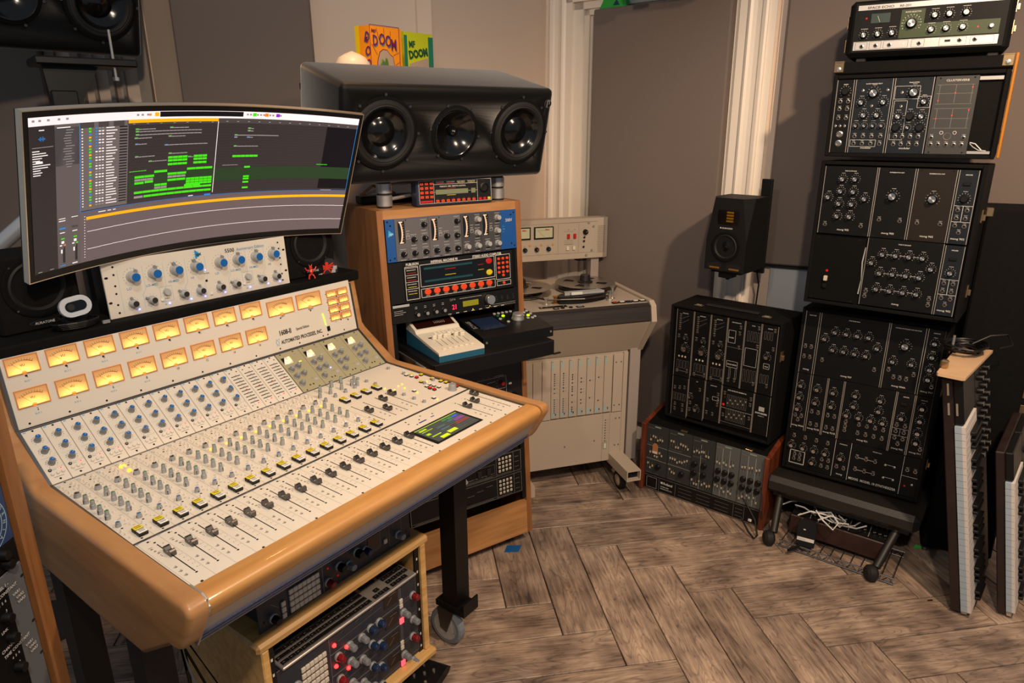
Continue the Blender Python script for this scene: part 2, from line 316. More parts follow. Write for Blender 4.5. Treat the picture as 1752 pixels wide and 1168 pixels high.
# ================================================================== MIXING CONSOLE
CY=53.707; CO=(-.5086,.9287,0); CW=.911
con=thing('mixing_console','large cream mixing console with maple wood trim, lit VU meters and rows of faders','mixing console',CO,CY)
PR=[(0,.8607),(.1893,.8651),(.5101,.8777),(.6276,.9636),(.6499,1.1021)]
def plane(i):
    (d0,z0),(d1,z1)=PR[i],PR[i+1]; L=math.hypot(d1-d0,z1-z0); a,b=(d1-d0)/L,(z1-z0)/L
    return Matrix(((1,0,0,0),(0,a,-b,d0),(0,b,a,z0),(0,0,0,1))),L
P0,L0=plane(0);P1,L1=plane(1);P2,L2=plane(2);P3,L3=plane(3); CP=.0381
# --- shared small parts
def ribbed(prof,n,ks): return lambda: M().lathe(prof,n,ks).mesh('knob',True)
def pointer_knob(r,h,cap,body='lgrey',wing=.0):
    def f():
        m=M().lathe([(r*1.12,0),(r*1.12,h*.14),(r*.92,h*.2),(r*.82,h*.97),(r*.74,h)],14,[body,body,body,body,cap])
        m.k=[k for k in m.k]; m.disc(0,0,r*.74,h+.0001,cap,14)
        if wing: m.poly([(-r*.35,0),(r*.35,0),(r*.22,r*(1+wing)),(-r*.22,r*(1+wing))],h*.1,h*.62,body,axis='z')
        m.line(0,0,0,r*.7,.0006,h+.0003,'wprint' if cap!='wplast' else 'print')
        return m.mesh('knob',True)
    return f
KEQ=pointer_knob(.0062,.0155,'blue','grey',.35)()
def aux(cap,r=.0043,h=.0185):
    m=M().lathe([(r*1.22,0),(r*1.15,h*.5),(r*.98,h*.53),(r*.9,h*.97),(r*.8,h)],12,'silver').disc(0,0,r*.8,h+.0001,cap,12)
    m.box(-r*1.25,-.0006,.001,-r*1.0,.0006,h*.48,'print'); m.line(0,0,0,r*.8,.0005,h+.0003,'wprint'); return m.mesh('knob',True)
KGR,KBL,KBK,KWH=aux('green'),aux('blue',.0044,.0095),aux('print',.0056,.0095),aux('wplast',.0042,.009)
def fadercap():
    m=M(); pts=[(-.0125,.002),(-.0125,.0105),(-.0105,.0125),(-.0065,.0118),(-.003,.0068),(.003,.0068),(.0065,.0118),(.0105,.0125),(.0125,.0105),(.0125,.002)]
    m.poly(pts,-.0053,.0053,mat('fader_smoke_metal',(92,90,90),.22,.9),axis='x'); m.box(-.0054,-.0004,.006,.0054,.0004,.0071,'wprint'); m.box(-.0012,-.004,-.004,.0012,.004,.002,'black'); return m.mesh('fader_cap')
FCAP=fadercap()
def cutpair():
    m=M().rbox(-.0085,.0004,0,.0085,.0148,.0075,.0012,'black').rbox(-.0085,-.0148,0,.0085,-.0004,.0075,.0012,'black')
    m.rbox(-.0078,.0014,.007,.0078,.0138,.009,.0008,'yellow').rbox(-.0078,-.0138,.007,.0078,-.0014,.009,.0008,'wplast')
    for y in(.005,.010,-.005,-.010): m.q(-.005,y-.0007,.005,y+.0007,.0092)
    return m.mesh('mute_solo_buttons')
CUT=cutpair()
def button(k,s=.0048,h=.006): return M().rbox(-s,-s,0,s,s,h*.55,.0008,'black').rbox(-s*.88,-s*.88,h*.5,s*.88,s*.88,h,.0006,k).mesh('button')
BR,BY,BW,BG=button('red'),button('yellow'),button('wplast'),button('silver')
LEDM={k:M().lathe([(.0022,0),(.0022,.0012),(.0012,.0024)],8,k).disc(0,0,.0012,.0025,k,8).mesh('indicator_light') for k in('led_y','led_r','led_b','led_g','led_rr')}
def led(p,x,y,k='led_y',s=1): return put(LEDM[k],'indicator_light',p,T_((x,y,.0003))@Matrix.Scale(s,4))
# --- fader panel
m=M().rbox(0,0,-.012,CW,L0-.0015,0,.001,'cream')
for i in range(16): m.line(.0035+CP*i,.001,.0035+CP*i,L0-.002,.0003,.0003,'gprint')
for i in range(16):
    u=.0262+CP*i
    m.disc(u,.1677,.0022,k='hole').disc(u-.0066,.1782,.0024,k='hole').disc(u,.0345,.0022,k='hole')
    m.q(u-.0009,.0385,u+.0009,.160,.0004,'hole')
    for j,y in enumerate((.152,.1425,.133)): m.disc(u-.0135+.0012*j,y,.0022,.0004,'gprint'); m.disc(u-.0135+.0012*j,y,.0011,.0006,'alu')
    m.q(u-.0165,.1572,u-.0095,.158); m.disc(u-.0115,.125,.001); m.disc(u-.0115,.121,.001)
    for j,y in enumerate((.0729,.0566,.0404)):
        m.disc(u-.0138,y,.0024,.0004,'gprint').disc(u-.0138,y,.0015,.0006,'alu'); m.q(u-.0142,y+.0034,u-.0115,y+.0041); m.disc(u-.0168,y+.001,.0008)
    for j in range(9):
        y=.155-.0135*j; m.q(u+.0075,y-.0004,u+.0095,y+.0004)
        if j>1: m.disc(u+.0125,y,.0006)
    m.text(str(i+1),u-.0035,.1755,.0042,'print'); m.q(u-.0225,.1845,u-.0185,.1862,.0004,'lblue')
    if i%3==0: m.disc(u-.0075,.006,.0026,k='hole')
for u in(.66,.72,.78,.84,.90): m.disc(u,.008,.0026,k='hole')
for k,(u,y0,y1) in enumerate(((.8152,.0315,.153),(.8530,.0315,.1515),(.8892,.0305,.153))):
    m.q(u-.0009,y0+.004,u+.0009,y1-.006,.0004,'hole').disc(u,y0,.0022,k='hole').disc(u,y1,.0022,k='hole')
    for y in(.0729,.0566,.0404): m.disc(u-.0138,y,.0024,.0004,'gprint').disc(u-.0138,y,.0015,.0006,'alu'); m.q(u-.0142,y+.0034,u-.0115,y+.0041)
    for j in range(8): m.q(u+.0075,.14-.0125*j,u+.0095,.1408-.0125*j)
    m.text(('M','2','1')[k],u-.004,.159,.0038)
m.q(.668,.141,.694,.1455,.0005,mat('blue_ink',(40,50,150),.5)).q(.712,.1435,.724,.1465,.0005,mat('blue_ink',(40,50,150),.5))
for p in((.647,.158),(.683,.157),(.73,.1565),(.66,.1415),(.651,.172),(.70,.17)): m.disc(*p,.0024,k='hole')
fp=m.build('fader_panel',con,P0)
fpos=[.1145,.113,.1115,.111,.1105,.110,.110,.109,.109,.1085,.108,.108,.1075,.107,.1065,.106]
for i in range(16): knob(fp,.0262+CP*i,fpos[i]+.002,FCAP,'fader_cap')
for u,y in((.8152,.112),(.8530,.118),(.8892,.150)): knob(fp,u,y,FCAP,'fader_cap')
# touch screen
m=M().rbox(.612,.0305,.0003,.7795,.1235,.0012,.0005,'black')
sc=[('teald2',(50,62,66))]
scr=lambda n,c,e=1.: mat('screen_'+n,c,.25,em=e)
m.q(.6215,.0365,.7715,.1185,.0014,scr('slate',(58,64,62),.5)).q(.6215,.113,.7715,.1155,.0016,scr('lime',(150,180,30),.6))
for a in range(5): m.q(.6215,.0365+.0,.6215,.0365,.0015)
for i,(a,b,c,d,k) in enumerate(((.628,.101,.652,.108,'lime'),(.628,.094,.664,.0965,'lime'),(.628,.075,.64,.084,'lime'),(.642,.040,.668,.052,'lime2'),(.674,.046,.703,.059,'lime2'),(.715,.089,.744,.096,'cyan'),(.744,.098,.762,.109,'blue'),(.726,.098,.742,.109,'green'),(.708,.101,.724,.109,'green'),(.732,.08,.768,.094,'purple'),(.722,.065,.768,.076,'maroon'),(.70,.062,.716,.07,'brown'),(.672,.07,.70,.075,'cyan'),(.672,.085,.70,.09,'cyan'),(.63,.062,.66,.066,'lime'))):
    m.q(a,b,c,d,.0017,scr(k,{'lime':(168,190,30),'lime2':(176,200,20),'cyan':(60,92,96),'blue':(50,80,170),'green':(50,110,60),'purple':(110,60,120),'maroon':(120,48,48),'brown':(70,34,26)}[k],.6))
for j in range(7): m.line(.67,.048+.009*j,.768,.048+.009*j,.0005,.0018,scr('line',(96,110,110),.5))
m.build('touch_screen',con,P0)
# --- channel strips
m=M().rbox(0,.0015,-.012,CW,L1-.0015,0,.001,'cream')
for i in range(1,17): m.line(.0015+CP*i-.001,.002,.0015+CP*i-.001,L1-.003,.0004,.0003,'gprint')
random.seed(3)
for i in range(16):
    u0=CP*i
    for x,y in((.0197,.3136),(.0186,.288),(.0127,.066),(.0198,.0096)): m.disc(u0+x,y,.0022,k='hole')
    for j in range(11):
        y=.30-.0245*j
        m.q(u0+.002,y,u0+.0055,y+.0007).q(u0+.029,y+.006,u0+.0335,y+.0067).q(u0+.0205,y-.004,u0+.0255,y-.0033)
    for y in(.255,.262,.27,.28,.295): m.disc(u0+.008,y,.0009); m.disc(u0+.024,y+.004,.0009); m.disc(u0+.031,y-.003,.0009)
    m.q(u0+.001,.306,u0+.005,.308,.0004,'lblue')
cp=m.build('channel_panel',con,P1)
m=M()
for i in range(16):
    u0=CP*i
    bs=[(.029,y) for y in(.30,.284,.268,.252,.236,.22,.19,.16,.13,.10,.085,.066)]+[(.021,y) for y in(.27,.24,.21,.18,.15,.12)]+[(.008,y) for y in(.302,.285,.262)]+[(.0085,.058),(.0085,.042),(.0085,.0255),(.031,.050)]
    if i>=12: bs+=[(.021,.10),(.021,.085)]
    for x,y in bs: m.lathe([(.0028,0),(.0028,.0022),(.0018,.0034)],7,'clearcap',u0+x,y)
K['clearcap']=mat('clear_button',(214,210,202),.3)
o=m.build('push_buttons',con,P1,True); o['kind']='stuff'
for i in range(16):
    u0=CP*i
    knob(cp,u0+.0112,.2378,KBK,rot=random.uniform(-2,2))
    if i<16:
        for y in(.2013,.172,.1438,.1155): knob(cp,u0+.0112,y,KGR,rot=random.uniform(-2,2))
    knob(cp,u0+.0118,.0775,KBL,rot=random.uniform(-2,2)); knob(cp,u0+.0262,.0281,CUT,'mute_solo_buttons')
# group section right of the channels
for (u,y) in((.6382,.0981),(.6772,.0722),(.7103,.1232),(.7517,.1326)): knob(cp,u,y,FCAP,'fader_cap')
m=M()
for u,y0,y1 in((.6300,.0345,.154),(.6680,.0341,.1515),(.7080,.0332,.1494),(.7450,.0343,.150)):
    m.q(u-.0009,y0+.003,u+.0009,y1-.003,.0004,'hole').disc(u,y0,.002,k='hole').disc(u,y1,.002,k='hole')
    for y in(.0729,.0566,.0404): m.disc(u-.0138,y,.0024,.0004,'gprint').disc(u-.0138,y,.0015,.0006,'alu'); m.q(u-.0142,y+.0034,u-.0115,y+.0041)
    for j in range(8): m.q(u+.0075,.14-.0125*j,u+.0095,.1408-.0125*j)
m.build('fader_slots',con,P1)
for u in(.6419,.6791,.7157,.7531): knob(cp,u,.1929,CUT,'mute_solo_buttons')
for u in(.611,.646,.684,.72): knob(cp,u,.232+(u-.611)*.1,KBL); knob(cp,u+.006,.262,KGR)
for u,y in((.64,.29),(.684,.296),(.72,.30),(.735,.25),(.745,.275)): knob(cp,u,y,KGR)
for u,y in((.7728,.2185),(.7699,.251),(.7669,.284),(.7691,.1049),(.768,.0665),(.7699,.0318),(.8783,.2137),(.8787,.2768),(.8637,.118),(.9018,.0496),(.896,.115)): knob(cp,u,y,KWH)
for u,y in((.8052,.1022),(.8042,.0294)): knob(cp,u,y,BW,'button')
for u,y,k in((.8777,.1818,BW),(.8799,.1641,BR),(.8845,.19,BY),(.9023,.1679,BY),(.9005,.1245,BY),(.8637,.1315,BY),(.8647,.1012,BW),(.8658,.0856,BW),(.868,.0688,BW),(.8458,.0814,BR),(.8469,.066,BR),(.9024,.0925,BY),(.9045,.0754,BY),(.9018,.034,BR),(.85,.0975,BW),(.8745,.2,BW)): knob(cp,u,y,k,'button')
knob(cp,.8803,.0300,M().lathe([(.0125,0),(.0125,.002),(.0108,.003),(.0100,.017),(.009,.018)],18,'silver').mesh('knob',True))
for u,y in((.7776,.1492),(.7674,.1754),(.8033,.1605),(.8198,.1622),(.8047,.1376),(.8044,.0896),(.8056,.0172),(.8787,.1238)): led(cp,u,y,s=1.1)
led(cp,CP*3+.008,.262,s=1.9);led(cp,CP*3+.0045,.29,s=1.9);led(cp,CP*3+.0095,.288,s=1.9);led(cp,.016,.206)
for i in range(7,16): led(cp,CP*i+.0115,.2165,s=1.35)
for u in(.6419,.6791,.7157,.7531): led(cp,u+.003,.211,s=1.5)
# --- 500 series row
eqp=M().rbox(.0005,0,-.02,.0376,L2-.004,0,.0006,'cream')
eqp.disc(.0205,.1369,.0023,k='hole').disc(.019,.0088,.0023,k='hole')
for y in(.1114,.0802,.0494):
    for i in range(11):
        a=R(-50+28*i); eqp.disc(.0195+.0103*math.cos(a),y+.0103*math.sin(a),.0008,k='print' if i%3 else 'gprint',n=5)
    eqp.q(.033,y-.012,.036,y-.0115,.0004,'lblue')
eqp.q(.006,.036,.033,.0364,.0004,'lblue').q(.006,.064,.033,.0644,.0004,'lblue').q(.003,.1365,.0085,.139,.0004,'lblue').q(.010,.0145,.028,.0152).q(.014,.0325,.021,.033)
for x in(.010,.020,.0295): eqp.lathe([(.0034,0),(.0034,.003),(.0024,.0045)],8,'clearcap',x,.0225)
eqp.lathe([(.0034,0),(.0034,.002)],10,'brown',.0095,.0335).disc(.0095,.0335,.0015,.0022,'alu')
EQP=eqp.mesh('equalizer_module')
for i in range(12):
    e=put(EQP,'equalizer_module',con,P2@T_((CP*i,0,0)))
    for y in(.1114,.0802,.0494): knob(e,.0195,y,KEQ,rot=random.uniform(-2.6,.3))
    if i not in(4,5,11): led(e,.0292,.0325,'led_r',.62)
sl=M().rbox(-.0125,-.0011,-.0002,.0125,.0011,.0006,.0003,'hole').rbox(-.0012,-.0013,.0003,.0012,.0013,.0045,.0004,'silver').mesh('slider')
slr=M().rbox(-.0125,-.0011,-.0002,.0125,.0011,.0006,.0003,'hole').rbox(-.0012,-.0013,.0003,.0012,.0013,.0045,.0004,'red').mesh('slider')
for i in range(12,16):
    m=M().rbox(.0005,0,-.02,.0376,L2-.004,0,.0006,'cream').disc(.0205,.1375,.0023,k='hole').disc(.0165,.007,.0023,k='hole').disc(.009,.128,.0018,k='hole').disc(.029,.128,.0018,k='hole').disc(.008,.0155,.0016,k='hole').q(.003,.1365,.0085,.139,.0004,'lblue')
    m.rbox(.014,.0165,0,.0195,.021,.003,.0005,'wplast'); e=m.build('graphic_equalizer_module',con,P2@T_((CP*i,0,0)))
    for j in range(10): knob(e,.0195,.1145-.0099*j,slr if j==5 else sl,'slider')
    led(e,.0265,.0185,'led_r',.8)
KCP=M().lathe([(.0085,0),(.0085,.002),(.0068,.003),(.0062,.0125),(.0054,.0135)],14,'grey').rbox(-.001,-.0055,.0132,.001,.0055,.0145,.0003,'lgrey').mesh('knob',True)
for i in range(4):
    u0=.6115+.0749*i
    m=M().rbox(.0005,0,-.02,.0744,L2-.004,0,.0006,'olive')
    for x,y in((.014,.1365),(.055,.1365),(.014,.0045),(.055,.0045)): m.disc(x,y,.0022,k='hole')
    m.q(.007,.1005,.035,.124,.0005,'wplast').add([(.007,.124,.0007),(.0185,.124,.0007),(.007,.103,.0007)],[(0,1,2)],'black').disc(.0195,.1085,.0085,.0009,mat('meter_face',(236,226,206),.5,em=.35),12)
    m.q(.028,.107,.035,.124,.001,mat('meter_lamp',(255,214,130),.5,em=1.6)).line(.0195,.1085,.013,.115,.0005,.0012)
    m.q(.052,.126,.06,.128,.0004,'gprint').q(.055,.024,.066,.032,.0005,'lgrey').q(.049,.034,.055,.036,.0005,'gprint')
    for a in(.0325,.043): m.disc(a,.0165,.0024,k='hole')
    for a in range(14): m.q(.008+a*.0045,.0865-(a%4)*.0017,.0105+a*.0045,.087-(a%4)*.0017,.0004,'gprint')
    e=m.build('compressor_module',con,P2@T_((u0,0,0)))
    for x,y in((.0135,.078),(.0375,.082),(.0135,.052),(.0375,.054),(.0135,.026)): knob(e,x,y+.002,KCP,rot=random.uniform(-2,2))
    m=M().rbox(.048,.094,0,.058,.099,.0028,.001,'lgrey')
    if i==0: m.q(.0485,.0945,.0575,.0985,.003,mat('lit_yellow_key',(226,220,110),.4,em=.4))
    m.build('key',e)
    if i==1: led(e,.049,.047,'led_b',1)
# --- meter bridge
m=M().rbox(0,.0015,-.006,CW,L3+.012,0,.001,'cream')
for k in range(8):
    m.disc(.0392+.0762*k,.108,.0024,k='hole').disc(.0395+.0762*k,.0378,.0022 if 0 else .0001,k='hole').disc(.0216+.0768*k,.0097,.0024,k='hole')
for u in(.70,.80,.862,.635,.783): m.disc(u,.0097,.0024,k='hole')
m.disc(.6553,.0916,.0024,k='hole').disc(.7568,.0909,.0024,k='hole').disc(.883,.0365,.0024,k='hole')
for k in range(8):
    m.text(str(2*k+1),.0405+.0762*k,.1035,.0085,'print','c',.012,.8).text('BUS %d'%(2*k+1) if k<4 else '',.0395+.0762*k,.0955,.0052,'lblue','c')
    m.text(str(2*k+2),.043+.0762*k,.0325,.0085,'print','c',.012,.8).text('BUS %d'%(2*k+2) if k<4 else '',.042+.0762*k,.0245,.0052,'lblue','c')
m.text('LEFT',.664,.093,.0078,'print','c',.01,.8).text('RIGHT',.759,.093,.0078,'print','c',.01,.8)
m.text('1608-II',.640,.045,.0185,'print','l',.035,.78).text('Special Edition',.697,.047,.0105,'print','l',.018,.72).text('AUTOMATED PROCESSES, INC.',.6425,.0205,.0145,'print','l',.03,.70)
for a in(((.6245,.030),(.638,.038),(.634,.017)),((.628,.038),(.6365,.026),(.627,.019))):
    for q in range(3): m.line(*a[q],*a[(q+1)%3],.0008,.0005,'lblue')
m.rbox(.801,.019,0,.812,.0335,.002,.001,'black')
for r_ in range(4):
    y=.1255-.0236*r_
    for c_ in range(2): m.q(.834+.041*c_,y-.016,.842+.041*c_,y-.0145,.0004,'lblue').disc(.818+.041*c_,y-.0,.0014,k='print')
    m.disc(.857,y-.0125,.0024,k='hole')
mp=m.build('meter_panel',con,P3)
for j in range(10): led(mp,.7954+.0005*j,.0722-.0037*j,'led_g',.75 if j<7 else .7)
def vumeter(w,h):
    m=M(); t=.004
    m.box(-w/2,-h/2,0,w/2,h/2,.001,'glow'); me=m.mesh('vu_face')
    f=M(); kf=mat('meter_frame',(196,120,60),.5,em=.15)
    f.box(-w/2-.0015,-h/2-.0015,0,-w/2,h/2+.0015,.0035,kf).box(w/2,-h/2-.0015,0,w/2+.0015,h/2+.0015,.0035,kf).box(-w/2,h/2,0,w/2,h/2+.0015,.0035,kf).box(-w/2,-h/2-.0015,0,w/2,-h/2,.0035,kf)
    cx,cy,r=0,-h*.55,h*.80; N=14
    for i in range(N):
        a0,a1=R(128-76*i/N),R(128-76*(i+1)/N); f.line(cx+r*1.15*math.cos(a0),cy+r*math.sin(a0),cx+r*1.15*math.cos(a1),cy+r*math.sin(a1),w*.009 if i<9 else w*.02,.0016,'print' if i<9 else mat('scale_red',(120,30,16),.6))
    for i in range(10):
        a=R(130-8.4*i); f.line(cx+r*1.17*math.cos(a),cy+r*1.02*math.sin(a),cx+r*1.32*math.cos(a),cy+r*1.16*math.sin(a),w*.010,.0016,'print')
    f.line(0,-h*.42,-w*.30,h*.12,w*.009,.0017,'print').text('VU',0,-h*.10,h*.2,mat('scale_red',(120,30,16),.6),'c',.02,1,.0016).disc(0,-h/2+.0003,w*.09,.0018,mat('pivot',(230,150,60),.5,em=.8),10,h*.12)
    f.text('-',-w*.42,h*.16,h*.15,'print','c').text('+',w*.42,h*.16,h*.15,'print','c')
    return me,f.mesh('vu_scale',recalc=False)
VA=vumeter(.058,.0345);VB=vumeter(.0805,.0378);VC=vumeter(.0335,.0165)
def vu(V,u,y):
    o=put(V[0],'vu_meter',con,P3@T_((u,y,-.0012+.0014))); put(V[1],'vu_scale',o); return o
for k in range(8): vu(VA,.0373+.0762*k,.1325); vu(VA,.0392+.0762*k,.0633)
vu(VB,.6612,.1216);vu(VB,.7565,.1222)
for r_ in range(4):
    for c_ in range(2):
        o=vu(VC,.838+.041*c_,.1255-.0236*r_); led(o,.012 if c_ else -.012,-.002,'led_y',.8)
# --- grey seams and edge frame
m=M().box(-.004,-.002,.845,CW+.004,PR[3][0]+.03,.857,'dalu')
sm=M()
for (d,z) in PR[1:4]: sm.T=I4; sm.rbox(-.002,d-.004,z-.014,CW+.002,d+.004,z+.0006,.001,'dalu')
sm.build('panel_rail',con)
m.build('chassis',con)
for s in(0,1):
    e=M(); off=[(d-.0,z+.0016) for d,z in PR]; x0,x1=(-.006,0) if s==0 else (CW,CW+.006)
    e.poly(off+[(.70,1.10),(.70,.82),(0,.82)],x0,x1,'dalu',axis='x'); e.build('side_rail',con)
# --- wood
def cheek(x0,x1,r):
    pts=[(-.034,.871),(-.046,.868),(-.053,.858),(-.052,.846),(-.014,.780),(-.004,.768),(.010,.762),(.024,.764),(.134,.690),(.30,.690),(.60,.70),(.76,.74),(.76,1.10),(.668,1.104),(.645,.975),(.632,.962),(.515,.884),(.50,.879),(.19,.874),(.02,.870),(-.01,.870)]
    b=M().poly(pts,x0,x1,'maple_y',axis='x'); me=b.mesh('cheek'); bm=bmesh.new(); bm.from_mesh(me)
    ed=[e for e in bm.edges if abs(e.verts[0].co.x-e.verts[1].co.x)<1e-5 and (e.verts[0].co.x<(x0+x1)/2)==(x0<0)]
    bmesh.ops.bevel(bm,geom=ed,offset=r,segments=4,profile=.5,affect='EDGES',clamp_overlap=True); bm.to_mesh(me); bm.free()
    me.polygons.foreach_set('use_smooth',[True]*len(me.polygons)); me.set_sharp_from_angle(angle=R(50)); return me
put(cheek(-.040,-.006,.010),'side_cheek',con); put(cheek(CW+.006,CW+.042,.010),'side_cheek',con)
arm=[(-.002,.861),(-.003,.866),(-.025,.867),(-.037,.8655),(-.045,.861),(-.0485,.854),(-.0465,.844),(-.0325,.8205),(-.002,.8205)]
o=M().poly(arm,-.006,CW+.006,'maple',axis='x').build('armrest',con,smooth=True)
tr=M().poly([(-.0322,.8200),(.009,.7525),(.03,.752),(.03,.818)],-.006,CW+.006,'alu',axis='x')
for k in range(3):
    t=.56+.14*k; d,z=-.0322+.0412*t,.82-.0675*t
    tr.poly([(d-.0022,z-.0015),(d-.0006,z-.0042),(d+.001,z-.002)],-.006,CW+.006,mat('blue_tint_trim',(92,108,150),.3,.6),axis='x')
tr.build('front_trim',con)
tr=M().tube([(-.004,.0,.868),(-.004,-.034,.868),(-.004,-.046,.863),(-.004,-.050,.854),(-.004,-.047,.843),(-.004,.009,.752)],.0032,'alu',6).build('corner_trim',con)
M().box(-.006,.03,.745,CW+.006,.70,.80,'blackm').build('underside',con)
# shelf across the top
sh_=M().rbox(-.10,.660,1.106,CW+.052,.93,1.134,.004,'blackm').build('shelf',con,label='black shelf board along the top of the meter bridge')
# steel legs
for u in(.905,.02):
    l=M().box(u-.028,.225,.15,u+.028,.285,.78,'black').box(u-.034,.20,.13,u+.034,.31,.15,'black').box(u-.034,.195,.13,u+.034,.20,.175,'black').box(u-.02,.225,.70,u+.02,.62,.78,'black').box(u-.028,.56,.1,u+.028,.62,.75,'black')
    l=l.build('leg',con)
    c=M(); c.T=T_((u-.02,.275,.063))@Matrix.Rotation(math.pi/2,4,'Y')
    c.lathe([(.02,-.014),(.056,-.014),(.062,-.010),(.062,.010),(.056,.014),(.02,.014)],22,'gwheel').cyl(0,0,-.018,.018,.012,'alu',10).lathe([(.045,-.0145),(.02,-.0145)],18,'white'); c.T=I4
    c.poly([(.235,.13),(.30,.13),(.29,.06),(.265,.05)],u-.04,u-.036,'dalu',axis='x').poly([(.235,.13),(.30,.13),(.29,.06),(.265,.05)],u-.004,u,'dalu',axis='x')
    c.build('caster',l,smooth=False)
# ================================================================== THINGS ON THE CONSOLE SHELF
def text_dashes(m,x,y,w,k='wprint',h=.0012,seed=0):
    rr=random.Random(seed); a=x
    while a<x+w:
        l=rr.uniform(.0012,.004); m.q(a,y,min(a+l,x+w),y+h,.0004,k); a+=l+.0008
# --- long equaliser, 19 inch
e=thing('rack_equalizer','long cream rack equalizer with big blue knobs standing on black shelf','rack unit',(-.925,1.537,1.1345),52.1,3)
m=M().rbox(0,0,-.006,.483,.133,0,.001,'cream').rbox(.012,.002,-.09,.471,.131,-.006,.002,'black')
for x,y in((25,119),(24,101),(23,75),(22,57),(21,31),(21,12),(460,118),(461,101),(461,75),(461,57),(461,31),(461,13)): m.disc(x/1000,y/1000,.0026,k='hole')
for x,y in((7,96),(6,38),(475,96),(475,38)): m.disc(x/1000,y/1000,.0042,.0004,'hole',10,.0028)
for dx in(0,.220):
    for i,t in enumerate(('LO','LO-MID','HI-MID','HI')): m.text(t,(.052,.105,.158,.206)[i]+dx,.0605,.0085,mat('mid_blue_print',(84,140,180),.6),'c',.012)
    for i,x in enumerate((.063,.113,.166,.218)):
        for j in range(13): a=R(-40+260*j/12); m.disc(x+dx+.0195*math.cos(a),.0905+.0195*math.sin(a),.0011,k='lblue' if j%3==0 else 'gprint',n=5)
    for i,x in enumerate((.054,.098,.135,.176,.220)):
        for j in range(7): a=R(30+200*j/6); m.disc(x+dx+.0145*math.cos(a),.0285+.0145*math.sin(a),.0009,k='lblue',n=5)
    for x in(.084,.133,.188,.240): m.line(x+dx-.003,.045,x+dx-.003,.012,.0005,.0004,'lblue').line(x+dx-.003,.045,x+dx+.005,.055,.0005,.0004,'lblue').line(x+dx+.005,.055,x+dx+.005,.112,.0005,.0004,'lblue')
    m.frame(.121+dx,.018,.151+dx,.054,.0005,.0004,'lblue')
    m.text('IN',.128+dx,.009,.004,'print').text('SHELF',.130+dx,.0235,.004,'print')
m.line(.032,.008,.032,.11,.0004,.0004,'lblue')
m.text('5500',.302,.112,.0135,'print','l',.02).text('Anniversary Edition',.335,.1125,.0112,mat('mid_blue_print',(84,140,180),.6),'l',.008,.92).text('POWER',.236,.0665,.0045,'print').disc(.241,.0495,.0035,.0004,'hole')
m.add([(.222,.108,.0006),(.222,.131,.0006),(.237,.1185,.0006)],[(0,1,2)],mat('logo_blue',(20,140,200),.5)).text('api',.2245,.1155,.0115,'print','l',.02,1,.0009)
for y in(.1135,.1195,.1255): m.line(.217,y,.232,y,.0006,.0005,mat('logo_blue',(20,140,200),.5))
ep=m.build('front_panel',e,PF())
BK=M().lathe([(.0135,0),(.013,.004),(.0112,.006),(.0108,.022),(.0100,.023)],20,'lgrey').poly([(-.0045,0),(.0045,0),(.003,.0185),(-.003,.0185)],.001,.008,'grey',axis='z').disc(0,0,.0098,.0232,'blue',20).mesh('knob',True)
SK=M().lathe([(.0105,0),(.0102,.004),(.0085,.006),(.0078,.017),(.0070,.018)],16,'lgrey').poly([(-.0035,0),(.0035,0),(.002,.0155),(-.002,.0155)],.001,.007,'grey',axis='z').disc(0,0,.0069,.0182,'print',16).mesh('knob',True)
GK=M().lathe([(.0085,0),(.0083,.006),(.0075,.0095)],14,'lgrey').mesh('knob',True)
for dx in(0,.220):
    for i,x in enumerate((.063,.113,.166,.218)): knob(ep,x+dx,.0905,BK,rot=-R((35,18,-10,-12,30,10,12,12)[i+(4 if dx else 0)]))
    for i,x in enumerate((.054,.098,.176,.220)): knob(ep,x+dx,.0285,SK,rot=R((10,60,45,5)[i]))
    knob(ep,.136+dx,.041,GK)
    for x,y in((.066,.0115),(.139,.0115),(.194,.0115),(.231,.0115)): led(ep,x+dx,y,'led_b',1.1)
    m=M().rbox(.119+dx,.020,0,.126+dx,.026,.003,.001,'wplast').build('key',ep)
led(ep,.242,.077,'led_b',.8); m=M().rbox(.245,.0115,0,.252,.018,.003,.001,'wplast').build('key',ep)
# --- cube speakers
def cone(m,cx,cy,r,dome=.26,surround='rubber',conek='conek',z=0,capk='conek',sunk=.3,n=32):
    m.lathe([(r*1.22,z),(r*1.22,z+.003),(r*1.16,z+.004),(r*1.04,z+.003),(r*1.0,z+r*.05),(r*.93,z+r*.10),(r*.86,z+r*.03),(r*.82,z-.002),(r*dome*1.25,z-r*sunk),(r*dome,z-r*sunk*1.02),(r*dome*.92,z-r*sunk+r*.10),(r*dome*.6,z-r*sunk+r*.18),(0.0001,z-r*sunk+r*.21)],n,['blackm','blackm','blackm','blackm',surround,surround,surround,conek,conek,capk,capk,capk],cx,cy,cap=False)
K['conek']=mat('cone_black',(20,20,21),.42,coat=.3); K['coneg']=mat('cone_gloss',(14,14,15),.16); K['capg']=mat('dust_cap_grey',(52,52,54),.4)
def small_cube(lab,loc,yaw):
    t=thing('cube_speaker',lab,'speaker',loc,yaw,group='small black cube speakers')
    M().rbox(0,0,0,.165,.15,.165,.005,'tolex').build('cabinet',t)
    m=M(); cone(m,.0825,.098,.056,.24,capk='capg',z=.0006)
    for a in(45,135,225,315): m.cyl(.0825+.066*math.cos(R(a)),.098+.066*math.sin(R(a)),0,.005,.0022,'dalu',8)
    m.build('driver',t,PF(),True)
    m=M().lathe([(.030,0),(.030,.0012)],24,'dalu',.0825,.018,True,1,.2).lathe([(.0285,.0012),(.0285,.0015)],24,'black',.0825,.018,True,1,.19).text('AURATONE',.0825,.0147,.0078,'wprint','c',.008,.95,.0018)
    m.build('badge',t,PF()); return t
